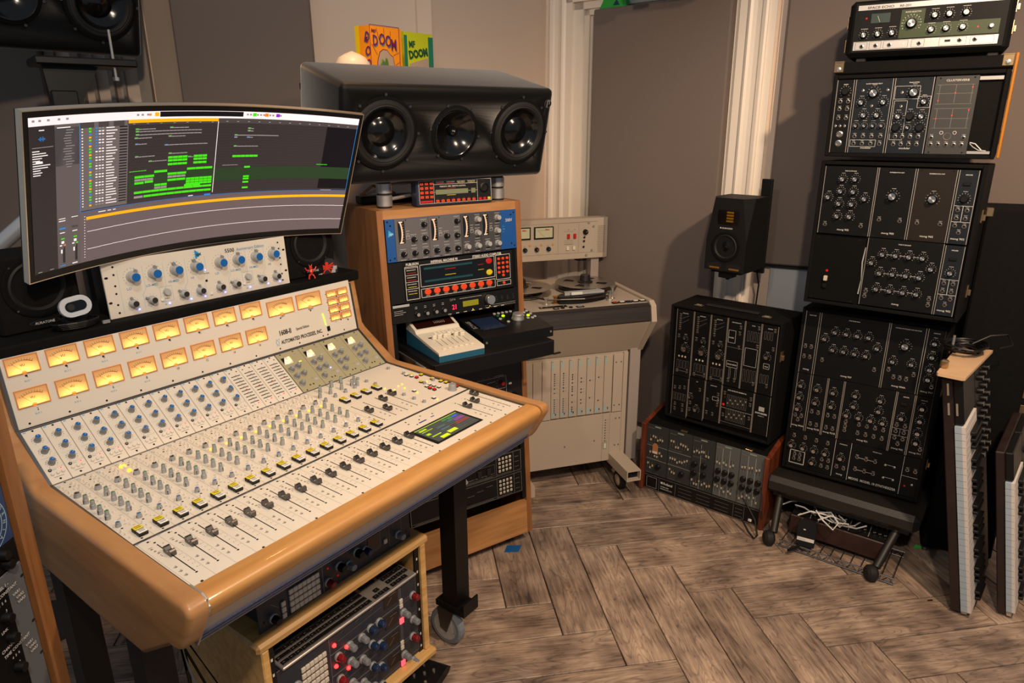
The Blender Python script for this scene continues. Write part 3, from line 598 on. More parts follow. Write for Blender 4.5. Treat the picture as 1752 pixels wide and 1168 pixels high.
def clp(u,d,z): c,s=math.cos(R(CY)),math.sin(R(CY)); return (CO[0]+u*c-d*s,CO[1]+u*s+d*c,z)
small_cube('black cube speaker on shelf left of the blue-knob equalizer, beside the webcam',clp(.042,.735,1.134),55)
small_cube('black cube speaker on shelf right of the blue-knob equalizer, behind red figures',clp(.740,.705,1.134),51)
# --- webcam with ring light
t=thing('ring_light_webcam','webcam with oval white light ring and coiled black cable on shelf','webcam',clp(.166,.678,1.134),50)
def stadium(w,h,n=10): 
    r=h/2; a=w/2-r; return [(a+r*math.cos(R(-90+180*i/n)),r*math.sin(R(-90+180*i/n))) for i in range(n+1)]+[(-a+r*math.cos(R(90+180*i/n)),r*math.sin(R(90+180*i/n))) for i in range(n+1)]
o=M().poly(stadium(.064,.044),0,.012,mat('ring_diffuser',(176,182,188),.4),axis='z').build('light_ring',t,PF(0,0,.052)@Matrix.Rotation(R(-14),4,'X')@RZ(R(6)))
M().poly(stadium(.043,.022),.0121,.0135,'glass',axis='z').cyl(-.010,0,.0135,.0145,.007,'black',16).build('lens_window',o)
M().rbox(-.026,.004,.0,.026,.034,.034,.006,'black').build('body',t)
m=M()
for k in range(4): m.tube([((.038+.003*k)*math.cos(R(a)),.012+(.022+.002*k)*math.sin(R(a)),.006+.004*k) for a in range(0,361,24)],.0026,'black',6)
m.tube([(.03,.02,.01),(.045,.04,.03),(.02,.05,.05),(-.02,.04,.03)],.002,'black',6).rbox(.048,-.008,.002,.064,.0,.010,.001,'chrome').build('cable',t)
# --- little red figures
t=thing('red_figurine','tiny red spiky figurine on shelf in front of the right cube speaker','figurine',clp(.802,.683,1.134),40)
K['fig_red']=mat('fig_red',(200,50,30),.4)
m=M().tube([(0,0,.010),(0,0,.020),(.002,0,.028)],[.004,.006,.004],mat('fig_red',(200,50,30),.4),7).lathe([(.0005,.026),(.005,.030),(.005,.034),(.0005,.038)],8,'fig_red')
K['fig_red']=mat('fig_red',(200,50,30),.4)
for s in(-1,1): m.tube([(s*.004,0,.012),(s*.008,-.003,.006),(s*.009,-.004,0)],[.003,.002,.0025],'fig_red',6).tube([(s*.004,0,.024),(s*.013,0,.026),(s*.017,0,.034)],[.0025,.002,.0015],'fig_red',6).tube([(s*.002,0,.036),(s*.005,0,.042)],[.002,.0004],'fig_red',5)
m.build('figure',t,None,True)
t=thing('red_acrylic_charm','flat acrylic charm with a red many-armed musician cut-out, at shelf end','figurine',clp(.872,.700,1.134),42)
pts=[(-.034,0),(.034,0),(.037,.012),(.031,.03),(.022,.043),(.008,.047),(-.012,.045),(-.028,.043),(-.035,.03),(-.037,.012)]
M().poly(pts,-.002,.002,mat('smoked_acrylic',(46,44,46),.2),axis='y').build('backing',t)
m=M(); random.seed(5)
m.lathe([(.0055,.0003),(.0055,.0016)],10,'fig_red',0,.031).q(-.005,.012,.006,.027,.0012,'fig_red')
for a in(-60,-25,10,35,145,170,205,240): m.line(0,.02,.026*math.cos(R(a)),.02+.02*math.sin(R(a)),.0042,.0010,'fig_red')
for x,y in((-.022,.006),(.021,.006),(-.026,.022),(.026,.016)): m.add([(x-.007,y-.004,.0014),(x+.006,y-.005,.0014),(x+.007,y+.006,.0014),(x-.005,y+.005,.0014)],[(0,1,2,3)],'wprint' if x<-.023 else 'lgrey')
m.build('print',t,PF(0,-.0022,0))
# ================================================================== CURVED MONITOR
mo=thing('curved_monitor','wide curved monitor showing a recording session, on arm above the console','monitor',(-.732,1.709,1.439),54.4,-21.5)
MW,MH,MR=.83,.3562,1.685
def curve(m,x0,x1,y0,y1,z,k,n=1):
    """quad strip in screen coords s,t in -1..1 wrapped on the curved screen"""
    n=max(n,int(abs(x1-x0)*12)+1); vs=[]
    for i in range(n+1):
        s=x0+(x1-x0)*i/n; a=s*MW/2/MR; nx,ny=math.sin(a),math.cos(a)
        for t in(y0,y1): vs.append(((MR-z)*nx,-(MR-(MR)*1)*0-( MR-(MR)*ny)-z*ny,t*MH/2))
    m.add(vs,[(2*i,2*i+2,2*i+3,2*i+1) for i in range(n)],k)
def shell(m,s0,s1,t0,t1,za,zb,k,n=24):
    vs=[]
    for i in range(n+1):
        a=(s0+(s1-s0)*i/n)*MW/2/MR
        for (t,z) in((t0,za),(t1,za),(t1,zb),(t0,zb)): vs.append(((MR-z)*math.sin(a),-(MR-MR*math.cos(a))-z*math.cos(a),t*MH/2))
    fs=[]
    for i in range(n):
        for j in range(4): fs.append((4*i+j,4*i+4+j,4*i+4+(j+1)%4,4*i+(j+1)%4))
    m.add(vs,fs+[(0,1,2,3),(4*n,4*n+3,4*n+2,4*n+1)],k)
m=M(); shell(m,-1,1,-1,1,-.020,0,'black'); m.build('housing',mo)
m=M()
for a in((-1.004,1.004,1.0,1.010),(-1.004,1.004,-1.010,-1.0),(-1.005,-1.0,-1.010,1.010),(1.0,1.005,-1.010,1.010)): shell(m,*a,-.014,.0006,mat('champagne_rim',(206,196,180),.3,.8))
m.build('rim',mo)
def sc(n,c,e=.85): return mat('ui_'+n,c,.3,em=e,spec=.3)
U=dict(bg=sc('bg',(58,52,54),.5),tb=sc('toolbar',(226,216,222),.8),dk=sc('dark',(46,42,45),.5),ins=sc('inspector',(92,86,88),.55),tr=sc('tracks',(104,98,100),.5),trd=sc('trackdark',(70,66,68),.5),grid=sc('grid',(52,48,50),.5),yel=sc('yellow',(222,160,20),.8),grn=sc('green',(60,200,20),.85),dgrn=sc('darkgreen',(38,62,38),.5),w=sc('white',(226,220,222),.8),lg=sc('lgrey',(140,134,138),.6),ed=sc('editor',(98,88,92),.55),blu=sc('blue',(40,120,200),.8),org=sc('orange',(240,120,30),.8),pur=sc('purple',(120,40,190),.8),blk=sc('black',(20,20,28),.3),gl=sc('gridline',(70,66,70),.5))
m=M(); Z=[.0008]
def q(x0,y0,x1,y1,k): curve(m,x0,x1,y0,y1,Z[0],U[k])
q(-.976,-.905,.976,.935,'bg')
Z[0]=.0011
q(-.976,.84,.976,.935,'tb');q(-.976,-.905,-.855,.84,'dk');q(-.855,-.905,-.735,.84,'ins');q(-.735,-.22,-.482,.84,'tr');q(-.482,-.20,.757,.775,'grid');q(.757,-.20,.976,.775,'blk');q(-.735,.775,.976,.84,'trd')
q(-.735,-.905,.976,-.24,'ed');q(-.855,.37,-.735,.80,'trd');q(-.735,-.905,-.705,-.24,'trd')
Z[0]=.0014
q(-.477,-.04,.972,.15,'dgrn')
q(-.483,.80,.033,.842,'yel');q(-.704,-.345,.976,-.305,'yel');q(-.312,.865,.184,.93,'blk')
for x,k in((-.341,'yel'),(.244,'grn'),(.322,'org'),(.396,'pur')): q(x,.875,x+.024,.92,k)
for x in(-.96,-.93,-.89,-.84,-.80,-.44,-.415,-.385,.205,.225,.27,.29,.31,.35,.37,.42): q(x,.885,x+.013,.908,'lg')
q(-.372,.882,-.36,.908,'org')
random.seed(11)
for i in range(28):
    y=.76-.0345*i
    q(-.725,y,-.718,y+.012,'w');q(-.688,y-.003,-.676,y+.017,('yel','grn','blu')[(i*7)%3] if i%4 else 'grn')
    for x in(-.655,-.638,-.622): q(x,y,x+.011,y+.014,'blu' if x<-.65 and i<8 else 'w' if i%3 else 'lg')
    q(-.60,y,-.60+random.uniform(.03,.06),y+.011,'w'); q(-.53,y+.0,-.488,y+.014,'blk'); xx=random.uniform(-.525,-.495); q(xx,y+.001,xx+.007,y+.013,'w')
Z[0]=.0017
for i in range(1,26): q(-.482,.775-.0373*i,.757,.7765-.0373*i,'gl')
for (a,b,c,k) in((-.256,.278,-.138,0),(-.104,.278,-.022,0),): pass
def reg(x0,x1,y,k='grn',h=.030,n=1):
    for i in range(n):
        a=x0+(x1-x0)*i/n; q(a+.0008,y,a+(x1-x0)/n-.0008,y+h,k); 
Z[0]=.002
for y in(.325,.285,.235): reg(-.256,-.140,y,n=4); reg(-.103,-.021,y,n=3)
for x,y in((.223,.14),(.223,.0),(.223,-.035),(.223,-.085),(.223,-.17)): reg(x,x+.04,y,h=.026)
reg(.139,.305,.30,n=6);reg(-.333,-.256,.15);reg(-.139,.018,.155,n=3);reg(-.444,-.331,.10,n=2);reg(-.254,-.141,.105,n=2);reg(-.444,-.390,.02);reg(-.386,-.336,.025);reg(-.253,-.145,.065,'lg',n=4);reg(-.253,-.145,.02,n=2)
reg(-.444,-.336,.06,'lg',n=3)
for y in(.015,-.02,-.055): reg(-.141,.02,y,n=6)
reg(-.329,-.254,-.03,n=2);reg(-.329,-.254,-.068,'lg',n=2);reg(-.445,-.15,-.105,n=6);reg(-.15,.021,-.105,n=3);reg(-.15,-.05,-.075,n=2);reg(-.389,.02,-.165,n=9);reg(-.445,-.392,-.165,'lg')
reg(-.475,-.377,.19,'grn',.008,n=6);reg(.08,.18,.185,'lg',.008,n=4);reg(.72,.80,.185,'grn',.008,n=3)
for x0,x1,y,n in((-.446,-.333,.715,3),(-.254,-.143,.72,4),(-.445,-.065,.685,18),(-.445,-.065,.645,16),(-.45,-.353,.605,5),(-.26,-.16,.61,5),(-.446,-.38,.53,4),(-.28,-.024,.50,9),(-.445,-.333,.37,6),(-.255,-.143,.385,5),(-.368,-.262,.30,9),(.221,.26,.70,2),(.221,.26,.665,2),(.139,.429,.605,2),(.139,.16,.575,1),(.22,.26,.575,3),(.141,.30,.45,7),(-.138,-.105,.325,4)): reg(x0,x1,y,'lg',.012 if n>1 else .016,n); reg(x0,x0+.02,y+.013,'grn' if y>.59 else 'blu' if y>.45 else 'grn',.006)
q(.030,-.195,.0335,.80,'w');q(-.02,-.232,.02,-.21,'blu')
for x in [.08+.068*i for i in range(13)]: q(x,.795,x+.012,.805,'lg')
for x in [-.46+.075*i for i in range(7)]: q(x,.785,x+.012,.793,'lg')
q(-.737,-.235,-.7345,.835,'blu');q(-.737,-.235,.972,-.230,'blu');q(.970,-.235,.973,.82,'blu')
for ys in(-.50,-.735): 
    for i in range(24):
        x=-.70+1.676*i/24; q(x,ys+.022*math.sin(i*.13),x+1.676/24,ys+.006+.022*math.sin(i*.13),'w')
q(-.64,-.27,-.60,-.26,'w');q(-.59,-.27,-.57,-.26,'w');q(-.56,-.27,-.545,-.26,'w');q(-.12,-.222,-.09,-.212,'w');q(.78,-.23,.86,-.22,'lg')
# library
for dx,h in((-.016,.01),(-.011,.03),(-.006,.05),(-.001,.02),(.004,.055),(.009,.03),(.014,.012)): q(-.918+dx,.70-h/2,-.9155+dx,.70+h/2,'blu')
q(-.93,.79,-.905,.80,'w')
for i in range(11): q(-.965,.565-.027*i,-.965+random.uniform(.03,.085),.575-.027*i,'w')
q(-.95,.43,-.918,.455,'w');q(-.965,.605,-.865,.612,'lg')
for i in range(15): q(-.80-random.uniform(0,.02),.77-.03*i,-.77+random.uniform(-.01,.01),.778-.03*i,'lg')
q(-.845,.80,-.78,.81,'w')
for x,c in((-.83,0),(-.765,1)):
    q(x-.018,-.27,x+.016,-.262,'w');q(x-.018,-.30,x+.016,-.29,'w')if c==0 else None
    q(x-.016,-.40,x+.016,-.38,'blu' if c==0 else 'trd');q(x-.014,-.45,x+.012,-.44,'w');q(x-.008,-.53,x+.010,-.515,'grn')
    curve(m,x-.007,x+.007,-.585,-.552,.0022,U['w']);q(x-.016,-.615,x-.004,-.60,'w');q(x+.004,-.615,x+.016,-.60,'org' if c==0 else 'grn');q(x+.006,-.84,x+.011,-.63,'blk');q(x+.0,-.84,x+.004,-.66,'blk');q(x-.01,-.71,x-.002,-.66,'w');q(x-.016,-.88,x+.012,-.868,'blu' if c==0 else 'w')
for i in range(16): q(-.716,-.30-.036*i,-.711,-.292-.036*i,'w')
q(-.96,-.89,-.94,-.88,'lg');q(-.90,-.89,-.88,-.88,'lg')
m.build('screen',mo,recalc=False)
m=M().rbox(-.06,.022,-.06,.06,.05,.06,.005,'dalu').tube([(0,.05,0),(0,.14,.03),(0,.26,.06),(0,.31,.02),(0,.30,-.22)],.020,'alu',14)
m.build('monitor_arm',mo,None,True)
m=M().tube([(-.05,.05,-.05),(-.08,.12,-.03),(-.06,.2,-.0),(-.03,.27,.03)],.005,'black',7).build('cable',mo,None,True)
# ================================================================== MAIN SPEAKERS
def driver(kind,x,y,r,rim):
    m=M(); n=36
    if kind=='woofer':
        m.lathe([(r*1.22,0),(r*1.22,.003),(r*1.14,.005),(r*1.05,.005),(r*1.0,.009),(r*.92,.012),(r*.84,.006),(r*.80,-.002),(r*.66,-.012),(r*.50,-.019),(r*.47,-.018),(r*.40,-.013),(r*.25,-.007),(.0001,-.004)],n,['blackm','blackm','blackm','rubber','rubber','rubber','coneg','coneg','coneg','coneg'],cap=False)
        m.lathe([(r*1.12,.004),(r*1.05,.011),(r*.98,.012),(r*.9,.006)],n,'rubber',cap=False)
    else:
        m.lathe([(r*1.2,0),(r*1.2,.003),(r*1.08,.005),(r*1.03,.006),(r*.98,.004),(r*.94,.0),(r*.3,-.03),(r*.22,-.03),(r*.22,-.018)],n,['blackm','blackm','coneg','coneg','coneg','coneg','coneg','coneg'],cap=False)
        m.lathe([(r*.22,-.018),(r*.20,-.006),(r*.12,.0),(.0001,.003)],20,'coneg',cap=False)
    for k in range(rim): a=R(90+360*k/rim+ (0 if kind=='woofer' else 22)); m.cyl(r*1.27*math.cos(a),r*1.27*math.sin(a),0,.004,.0045,'dalu',8)
    return m.mesh(kind,True)
DW,DM=driver('woofer',0,0,.086,8),driver('midrange',0,0,.068,6)
def main_speaker(lab,loc,yaw,tilt,depth):
    t=thing('main_speaker',lab,'speaker',loc,yaw,tilt)
    m=M().poly([(0,0),(.73,0),(.73,.285),(0,.285)],0,1,'blackm',axis='y'); me=M().box(0,0,0,.73,depth,.285,mat('speaker_leatherette',(7,7,7),.42,bump=(500,.5),spec=.4)).mesh('cabinet')
    bm=bmesh.new(); bm.from_mesh(me); bmesh.ops.bevel(bm,geom=list(bm.edges),offset=.018,segments=4,profile=.5,affect='EDGES'); bm.to_mesh(me); bm.free(); me.polygons.foreach_set('use_smooth',[True]*len(me.polygons)); me.set_sharp_from_angle(angle=R(60))
    # recess holes are modelled by dark throats behind each driver
    cab=put(me,'cabinet',t)
    for nm,D,x in(('woofer',DW,.131),('midrange',DM,.366),('woofer',DW,.606)):
        r=.086 if D is DW else .068
        bo=M().cyl(0,0,-.05,.02,r*.9,'hole',32).mesh('x'); 
        mod=None
        put(D,nm,t,PF(x,-.0005,.149))
    cut=M(); 
    for x,r in((.131,.080),(.366,.063),(.606,.080)): cut.T=PF(x,0,.149); cut.cyl(0,0,-.045,.02,r,'hole',32)
    co=cut.build('cutter'); co.matrix_world=t.matrix_world
    b=cab.modifiers.new('b','BOOLEAN'); b.operation='DIFFERENCE'; b.object=co; b.solver='EXACT'
    co.parent=t
    bpy.context.view_layer.update(); dg=bpy.context.evaluated_depsgraph_get(); nm2=bpy.data.meshes.new_from_object(cab.evaluated_get(dg)); cab.modifiers.clear(); cab.data=nm2
    bpy.data.objects.remove(co)
    M().lathe([(.0135,0),(.0135,.0015)],20,mat('badge_rim',(120,118,112),.3,.8),0,0).lathe([(.0115,.0015),(.0115,.002)],20,'black').line(-.004,-.012,-.004,.008,.003,.0022,'alu').line(-.004,.008,.004,.010,.003,.0022,'alu').line(.004,.010,.004,-.002,.003,.0022,'alu').build('badge',t,PF(.709,0,.239))
    return t
main_speaker('large black three-driver speaker on silver posts above the oak rack',(-.493,2.029,1.392),34.8,-13.7,.33)
main_speaker('large black three-driver speaker at top left, cropped, on steel stand',(-1.634,1.839,1.77),53.,-13.7,.27)
# stand of the left speaker
t=thing('speaker_stand','black steel stand under the top-left main speaker','stand',(-1.30,2.13,0),40)
M().rbox(-.033,-.03,.012,.033,.03,1.66,.003,'black').build('post',t)
m=M().rbox(-.16,-.17,0,.16,.17,.012,.003,'black').build('base_plate',t)
m=M().rbox(-.06,-.05,1.728,.20,.12,1.750,.004,'black').poly([(-.03,1.60),(.03,1.60),(.10,1.728),(-.04,1.728)],-.01,.01,'black',axis='y').build('arm',t)
M().cyl(.14,-.03,1.69,1.83,.004,'chrome',10).cyl(.14,-.03,1.69,1.70,.009,'chrome',6).build('bolt',t)
c=M(); c.T=PF(-.005,-.031,1.60); c.lathe([(.011,0),(.011,.006),(.006,.009)],10,'chrome').build('bolt',t)
# ================================================================== OAK RACK
RYAW,RT=33.65,3.7
def box_pt(q,l):
    x,y,z,yw,t=q; a,b,c=l; b,c=b*math.cos(t)+c*math.sin(t),-b*math.sin(t)+c*math.cos(t)
    return (x+a*math.cos(yw)-b*math.sin(yw),y+a*math.sin(yw)+b*math.cos(yw),z+c)
RQ=(-.366,2.05,.052,R(RYAW),R(RT))
def rk(a,b,c): return box_pt(RQ,(a,b,c))
rw=thing('oak_rack_cabinet','tall oak plywood rack cabinet full of audio units beside the console','cabinet',(-.366,2.05,0),RYAW)
sl_=math.tan(R(RT)); FD=lambda z:(z-.052)*sl_
side=[(FD(.052),.052),(.36,.052),(.36,1.311),(FD(1.311),1.311)]
M().poly(side,0,.021,'oak',axis='x').build('side_panel',rw); M().poly(side,.509,.53,'oak',axis='x').build('side_panel',rw)
M().poly([(FD(1.283),1.283),(.36,1.283),(.36,1.3105),(FD(1.31),1.3105)],.021,.509,'oakx',axis='x').build('top_panel',rw)
M().poly([(FD(.06)+.001,.053),(.03,.053),(.03,.185),(FD(.185)+.001,.185)],.021,.509,'oakx',axis='x').build('plinth_panel',rw)
M().box(.021,.03,.055,.509,.36,.075,'oakx').box(.021,.345,.075,.509,.36,1.283,'blackm').build('inner_panel',rw)
for a in(.021,.493): M().poly([(FD(.2)+.004,.2),(FD(.2)+.02,.2),(FD(1.28)+.02,1.28),(FD(1.28)+.004,1.28)],a,a+.016,'black',axis='x').build('rack_rail',rw)
for a,b in((.07,.06),(.46,.06),(.07,.31),(.46,.31)):
    c=M().rbox(a-.025,b-.02,.035,a+.025,b+.03,.052,.002,'black'); c.T=T_((a,b+.01,.0245))@Matrix.Rotation(math.pi/2,4,'Y'); c.cyl(0,0,-.012,.012,.024,'rubber',16); c.T=I4; c.build('caster',rw)
tag(M().add([(0,0,.0006),(.055,-.012,.0006),(.078,.028,.0006),(.022,.04,.0006)],[(0,1,2,3)],'tape').build('floor_tape',mx=T_((-.035,2.275,0))@RZ(R(15))),'strip of blue masking tape on floor under the oak rack','tape')
def runit(lab,c0,h,name='rack_unit',back=.0,a0=.0237,w=.4826,depth=.2,body='black'):
    t=thing(name,lab,'rack unit',rk(a0,back,c0),RYAW,RT)
    M().box(.02,.004,.003,w-.02,depth,h-.003,body).build('case',t); return t
# 500V frame
t=runit('blue lunchbox frame with grey compressor and equalizer modules, top of oak rack',1.101,.133,back=-.004)
K['logo_l']=mat('logo_light_blue',(40,170,220),.5); m=M().rbox(0,0,-.003,.4826,.1325,0,.0005,mat('api_blue',(14,78,148),.45,bump=(400,.4)))
for x,y in((.008,.125),(.008,.008),(.474,.122),(.474,.010),(.017,.113),(.024,.012),(.462,.115),(.462,.018)): m.disc(x,y,.0032,.0004,'hole')
m.add([(.007,.078,.0005),(.010,.100,.0005),(.026,.087,.0005)],[(0,1,2)],'logo_l').text('api',.012,.084,.011,'wprint','l',.01,1,.0008)
K['logo_l']=mat('logo_light_blue',(40,170,220),.5)
m.text('500V',.440,.093,.0145,'wprint','l',.012,.9)
for y,k in((.078,'logo_l'),(.069,'wprint'),(.060,'red')): m.disc(.434,y,.0012,.0005,k); m.disc(.429,y,.0015,.0005,'logo_l')
fr=m.build('front_panel',t,PF())
bk=M().lathe([(.0088,0),(.0085,.003),(.0075,.004),(.0070,.014),(.0062,.015)],14,'black').line(0,0,0,.006,.001,.0152,'wprint').mesh('knob',True)
skn=M().lathe([(.011,0),(.0105,.003),(.0088,.006),(.0082,.015),(.0072,.016)],8,'lgrey').mesh('knob')
def hmeter():
    m=M().rbox(-.011,-.034,0,.011,.034,.002,.0008,'black'); n=8
    for i in range(n):
        y0,y1=-.031+.062*i/n,-.031+.062*(i+1)/n; f=lambda y:-.004+.006*(1-(y/.033)**2); m.add([(f(y0)-.003,y0,.0024),(f(y0)+.002,y0,.0024),(f(y1)+.002,y1,.0024),(f(y1)-.003,y1,.0024)],[(0,1,2,3)],mat('meter_strip',(222,186,160),.5,em=.35))
        m.q(.004,y0,.0065,y0+.001,.0024,'wprint')
    m.q(-.009,.030,.004,.0335,.0026,'meter_strip2').q(-.009,-.0335,.004,-.030,.0026,'meter_strip2'); return m.mesh('edge_meter')
K['meter_strip2']=mat('meter_strip2',(232,202,176),.4,em=.3)
HM=hmeter()
for i,(x0,x1,kk,xm,kn) in enumerate(((.030,.1475,'mgrey',.052,[(.130,.109),(.092,.065),(.131,.066),(.053,.022),(.092,.022),(.131,.023)]),(.1475,.2645,'mgrey',.167,[(.249,.110),(.209,.066),(.247,.065),(.170,.023),(.209,.023),(.247,.023)]),(.2645,.341,'dgrey',.284,[(.328,.110),(.326,.066),(.284,.024),(.325,.024)]),(.341,.4185,'dgrey',.359,[(.406,.110),(.403,.067),(.365,.026),(.404,.025)]))):
    m=M().rbox(x0+.0004,.001,0,x1-.0004,.1315,.0025,.0004,kk)
    m.T=T_((0,0,.0022))
    for x,y in kn: m.ticks(x,y,.0105,9,'wprint',.0025,.0007); text_dashes(m,x-.010,y+.015,.02,'wprint',.0011,i); text_dashes(m,x-.010,y-.0185,.018,'wprint',.0011,i+3)
    text_dashes(m,xm+.016,.092,.012); text_dashes(m,xm+.016,.084,.01); text_dashes(m,xm+.016,.076,.012); m.frame(xm+.016,.068,xm+.026,.08,.0006)
    for y in(.127,.005): m.disc((x0+x1)/2-.02,y,.0022,k='hole')
    m.T=I4
    mo_=m.build('compressor_module' if i<2 else 'gate_module',fr); knob(mo_,xm,.090,HM,'edge_meter',z=.0025)
    for x,y in kn: knob(mo_,x,y,bk if i<2 else skn,rot=random.uniform(-2,2),z=.0025)
# black effects unit with orange keys
t=runit('black rack unit with big orange keys and dim teal display, in oak rack',.966,.133,depth=.22)
M().box(0,-.0,.001,.060,.004,.132,'black').build('rack_ear',t); M().box(.474,0,.001,.4826,.004,.132,'black').build('rack_ear',t)
m=M().rbox(0,0,-.012,.414,.131,.004,.002,'black'); X=lambda x:x*.414/.438
m.T=T_((0,0,.0042))
m.text('PUBLISON',X(.009),.119,.0115,'wprint','l',.028,.85).text('INFERNAL MACHINE 90',X(.102),.119,.0115,'wprint','l',.028,.82).text('STEREO AUDIO COMPUTER',X(.267),.119,.0115,'wprint','l',.028,.80)
for a in((.060,.046,.357,.1165),(.060,.011,.357,.0385),(.363,.034,.424,.118),(.365,.013,.425,.028),(.004,.010,.052,.115)): m.frame(X(a[0]),a[1],X(a[2]),a[3],.0016)
m.q(X(.066),.050,X(.352),.112,.0002,'glass').q(X(.3),.05,X(.352),.112,.0003,'black')
for y in(.1,.059):
    for i in range(44): m.q(X(.075)+i*.0041,y,X(.075)+i*.0041+.0028,y+.0065,.0005,'teald')
for y,k in((.093,'red'),(.074,'yellow')): text_dashes(m,X(.155),y,.04,k,.0022)
for y,k in((.093,'red'),(.076,'yellow')): text_dashes(m,X(.288),y,.022,k,.0018)
for i,(y,k) in enumerate(((.095,'red'),(.072,'red'),(.050,'yellow'),(.028,'yellow'))): text_dashes(m,X(.010),y+.008,.032,'wprint',.002,i); text_dashes(m,X(.012),y-.001,.03,k,.002,i); m.line(X(.004),y+.016,X(.052),y+.016,.0012,.0004,'wprint')
for i in range(8): text_dashes(m,X(.077+.0354*i),.0145,.014,'wprint',.0016,i)
fr=m.build('front_panel',t,PF(.050,0,0))
ok=M().lathe([(.0122,0),(.0122,.002),(.0105,.0035)],18,'orange',0,0,True,1,.82).mesh('key',True)
okr=M().lathe([(.0122,0),(.0122,.002),(.0105,.0035)],18,'red',0,0,True,1,.82).mesh('key',True);oky=M().lathe([(.0122,0),(.0122,.002),(.0105,.0035)],18,'yellow',0,0,True,1,.82).mesh('key',True)
oks=M().lathe([(.0058,0),(.0058,.0015),(.0048,.0025)],12,'orange',0,0,True,1,.85).mesh('key',True)
for i in range(8): knob(fr,X(.084+.0354*i),.0275,ok,'key',z=.004)
knob(fr,X(.334),.1025,okr,'key',z=.004); knob(fr,X(.334),.064,oky,'key',z=.004)
for r_ in range(4):
    for c_ in range(3): knob(fr,X(.376+.0182*c_),.105-.0155*r_,oks,'key',z=.004)
knob(fr,X(.394),.047,oks,'key',z=.004); knob(fr,X(.395),.0205,oks,'key',z=.004)
# DP/4
t=runit('black effects processor with red 21 display and four small knobs, in oak rack',.903,.060,depth=.2)
m=M().rbox(0,0,-.003,.4826,.059,0,.001,'black')
m.text('DP/4',.209,.0475,.0105,'gprint','l',.004); text_dashes(m,.247,.05,.085,'wprint',.0012); m.q(.258,.021,.319,.040,.0006,'lcdy').q(.212,.014,.245,.044,.0005,'black').text('21',.2165,.018,.0225,mat('digit_red',(255,30,60),.4,em=3),'l',.01,.85,.0008)
m.rbox(.004,.052,0,.062,.060,.0012,.0004,'lgrey'); text_dashes(m,.008,.040,.03);text_dashes(m,.008,.034,.04);text_dashes(m,.008,.028,.03)
for i in range(4): x=.086+.0325*i; text_dashes(m,x-.005,.040,.008); text_dashes(m,x-.005,.045,.008,'wprint',.001)
for i in range(4): m.T=T_((.385+.024*i,.022,0)); m.text('0965'[i] ,0,0,.026,mat('dim_segment',(40,40,42),.6),'l',0,.8); m.T=I4
m.line(.345,.012,.47,.012,.0006,.0004,'wprint').line(.345,.006,.47,.006,.0006,.0004,'wprint')
for i in range(8): m.q(.20+.03*i,.003,.212+.03*i,.005,.0004,'wprint')
fr=m.build('front_panel',t,PF()); kk=M().lathe([(.0085,0),(.0085,.004),(.007,.005),(.006,.014),(.0052,.015)],14,['black','black','black','alu','alu']).mesh('knob',True)
for x in(.086,.119,.152,.183): knob(fr,x,.022,kk)
knob(fr,.361,.033,M().lathe([(.0195,0),(.0185,.003),(.0165,.004),(.0160,.018),(.0150,.019)],24,['black','black','chrome','chrome','chrome']).mesh('knob',True))
led(fr,.296,.008,'led_y',.7);led(fr,.364,.009,'led_y',.7)
# pull-out tray
t=thing('pull_out_tray','black steel pull-out tray extended from the oak rack, carrying two controllers','tray',(-.366,2.05,0),RYAW)
M().rbox(.062,-.140,.862,.514,.34,.866,.001,'black').rbox(.062,-.145,.818,.514,-.140,.866,.001,'black').rbox(.058,-.140,.822,.062,.34,.866,.001,'black').rbox(.514,-.140,.822,.518,.05,.866,.001,'black').rbox(.514,-.143,.815,.545,-.135,.820,.001,'black').build('tray',t)
m=M().rbox(.044,-.05,.835,.050,.30,.853,.001,'dalu').rbox(.050,-.10,.838,.0575,.30,.850,.001,'alu').build('slide_rail',t)
# cream drum programmer
t=thing('drum_programmer','cream and teal controller with sliders and dark sloping display, on black tray','controller',box_pt((-.366,2.05,0,R(RYAW),0),(.088,-.128,.866)),RYAW-1)
w,d=.160,.238
M().poly([(0,0),(d,0),(d,.050),(.004,.024),(0,.02)],0,w,'teal',axis='x').build('base',t)
m=M().poly([(0,.020),(.002,.030),(.160,.050),(.170,.060),(.230,.080),(d,.076),(d,.050),(.004,.021)],0,w,mat('cream_plastic',(214,206,188),.45),axis='x'); tp=m.build('top_shell',t)
# sloping frames: lower deck and display
lo=Matrix(((1,0,0,0),(0,.9928,-.1193,.002),(0,.1193,.9928,.0302),(0,0,0,1)))
a_=math.atan2(.020,.060); hi=Matrix(((1,0,0,0),(0,math.cos(a_),-math.sin(a_),.170),(0,math.sin(a_),math.cos(a_),.0604),(0,0,0,1)))
m=M().rbox(.010,.005,0,.150,.056,.0008,.0005,mat('display_maroon',(38,14,12),.15))
for i in range(7): m.q(.082+.006*i,.020,.0825+.006*i,.036,.0012,'wprint').q(.080+.006*i,.024+.001*(i%3),.0835+.006*i,.025+.001*(i%3),.0012,'wprint')
m.build('display',t,hi)
m=M().rbox(.018,.144,0,.052,.156,.0006,.002,'teal').rbox(.022,.113,0,.142,.121,.0006,.001,mat('display_maroon',(38,14,12),.15)); 
for i in range(6): x=.036+.019*i; m.q(x-.0008,.045,x+.0008,.110,.0004,'hole')
m.build('print',t,lo)
kb=M().rbox(-.0062,-.004,0,.0062,.004,.0035,.001,mat('cream_key',(222,214,196),.4)).mesh('key'); fb=M().rbox(-.0078,-.005,0,.0078,.005,.015,.002,mat('cream_key',(222,214,196),.4)).mesh('slider_cap')
def onp(par,mx,x,y,me,nm): return put(me,nm,par,mx@T_((x,y,0)))
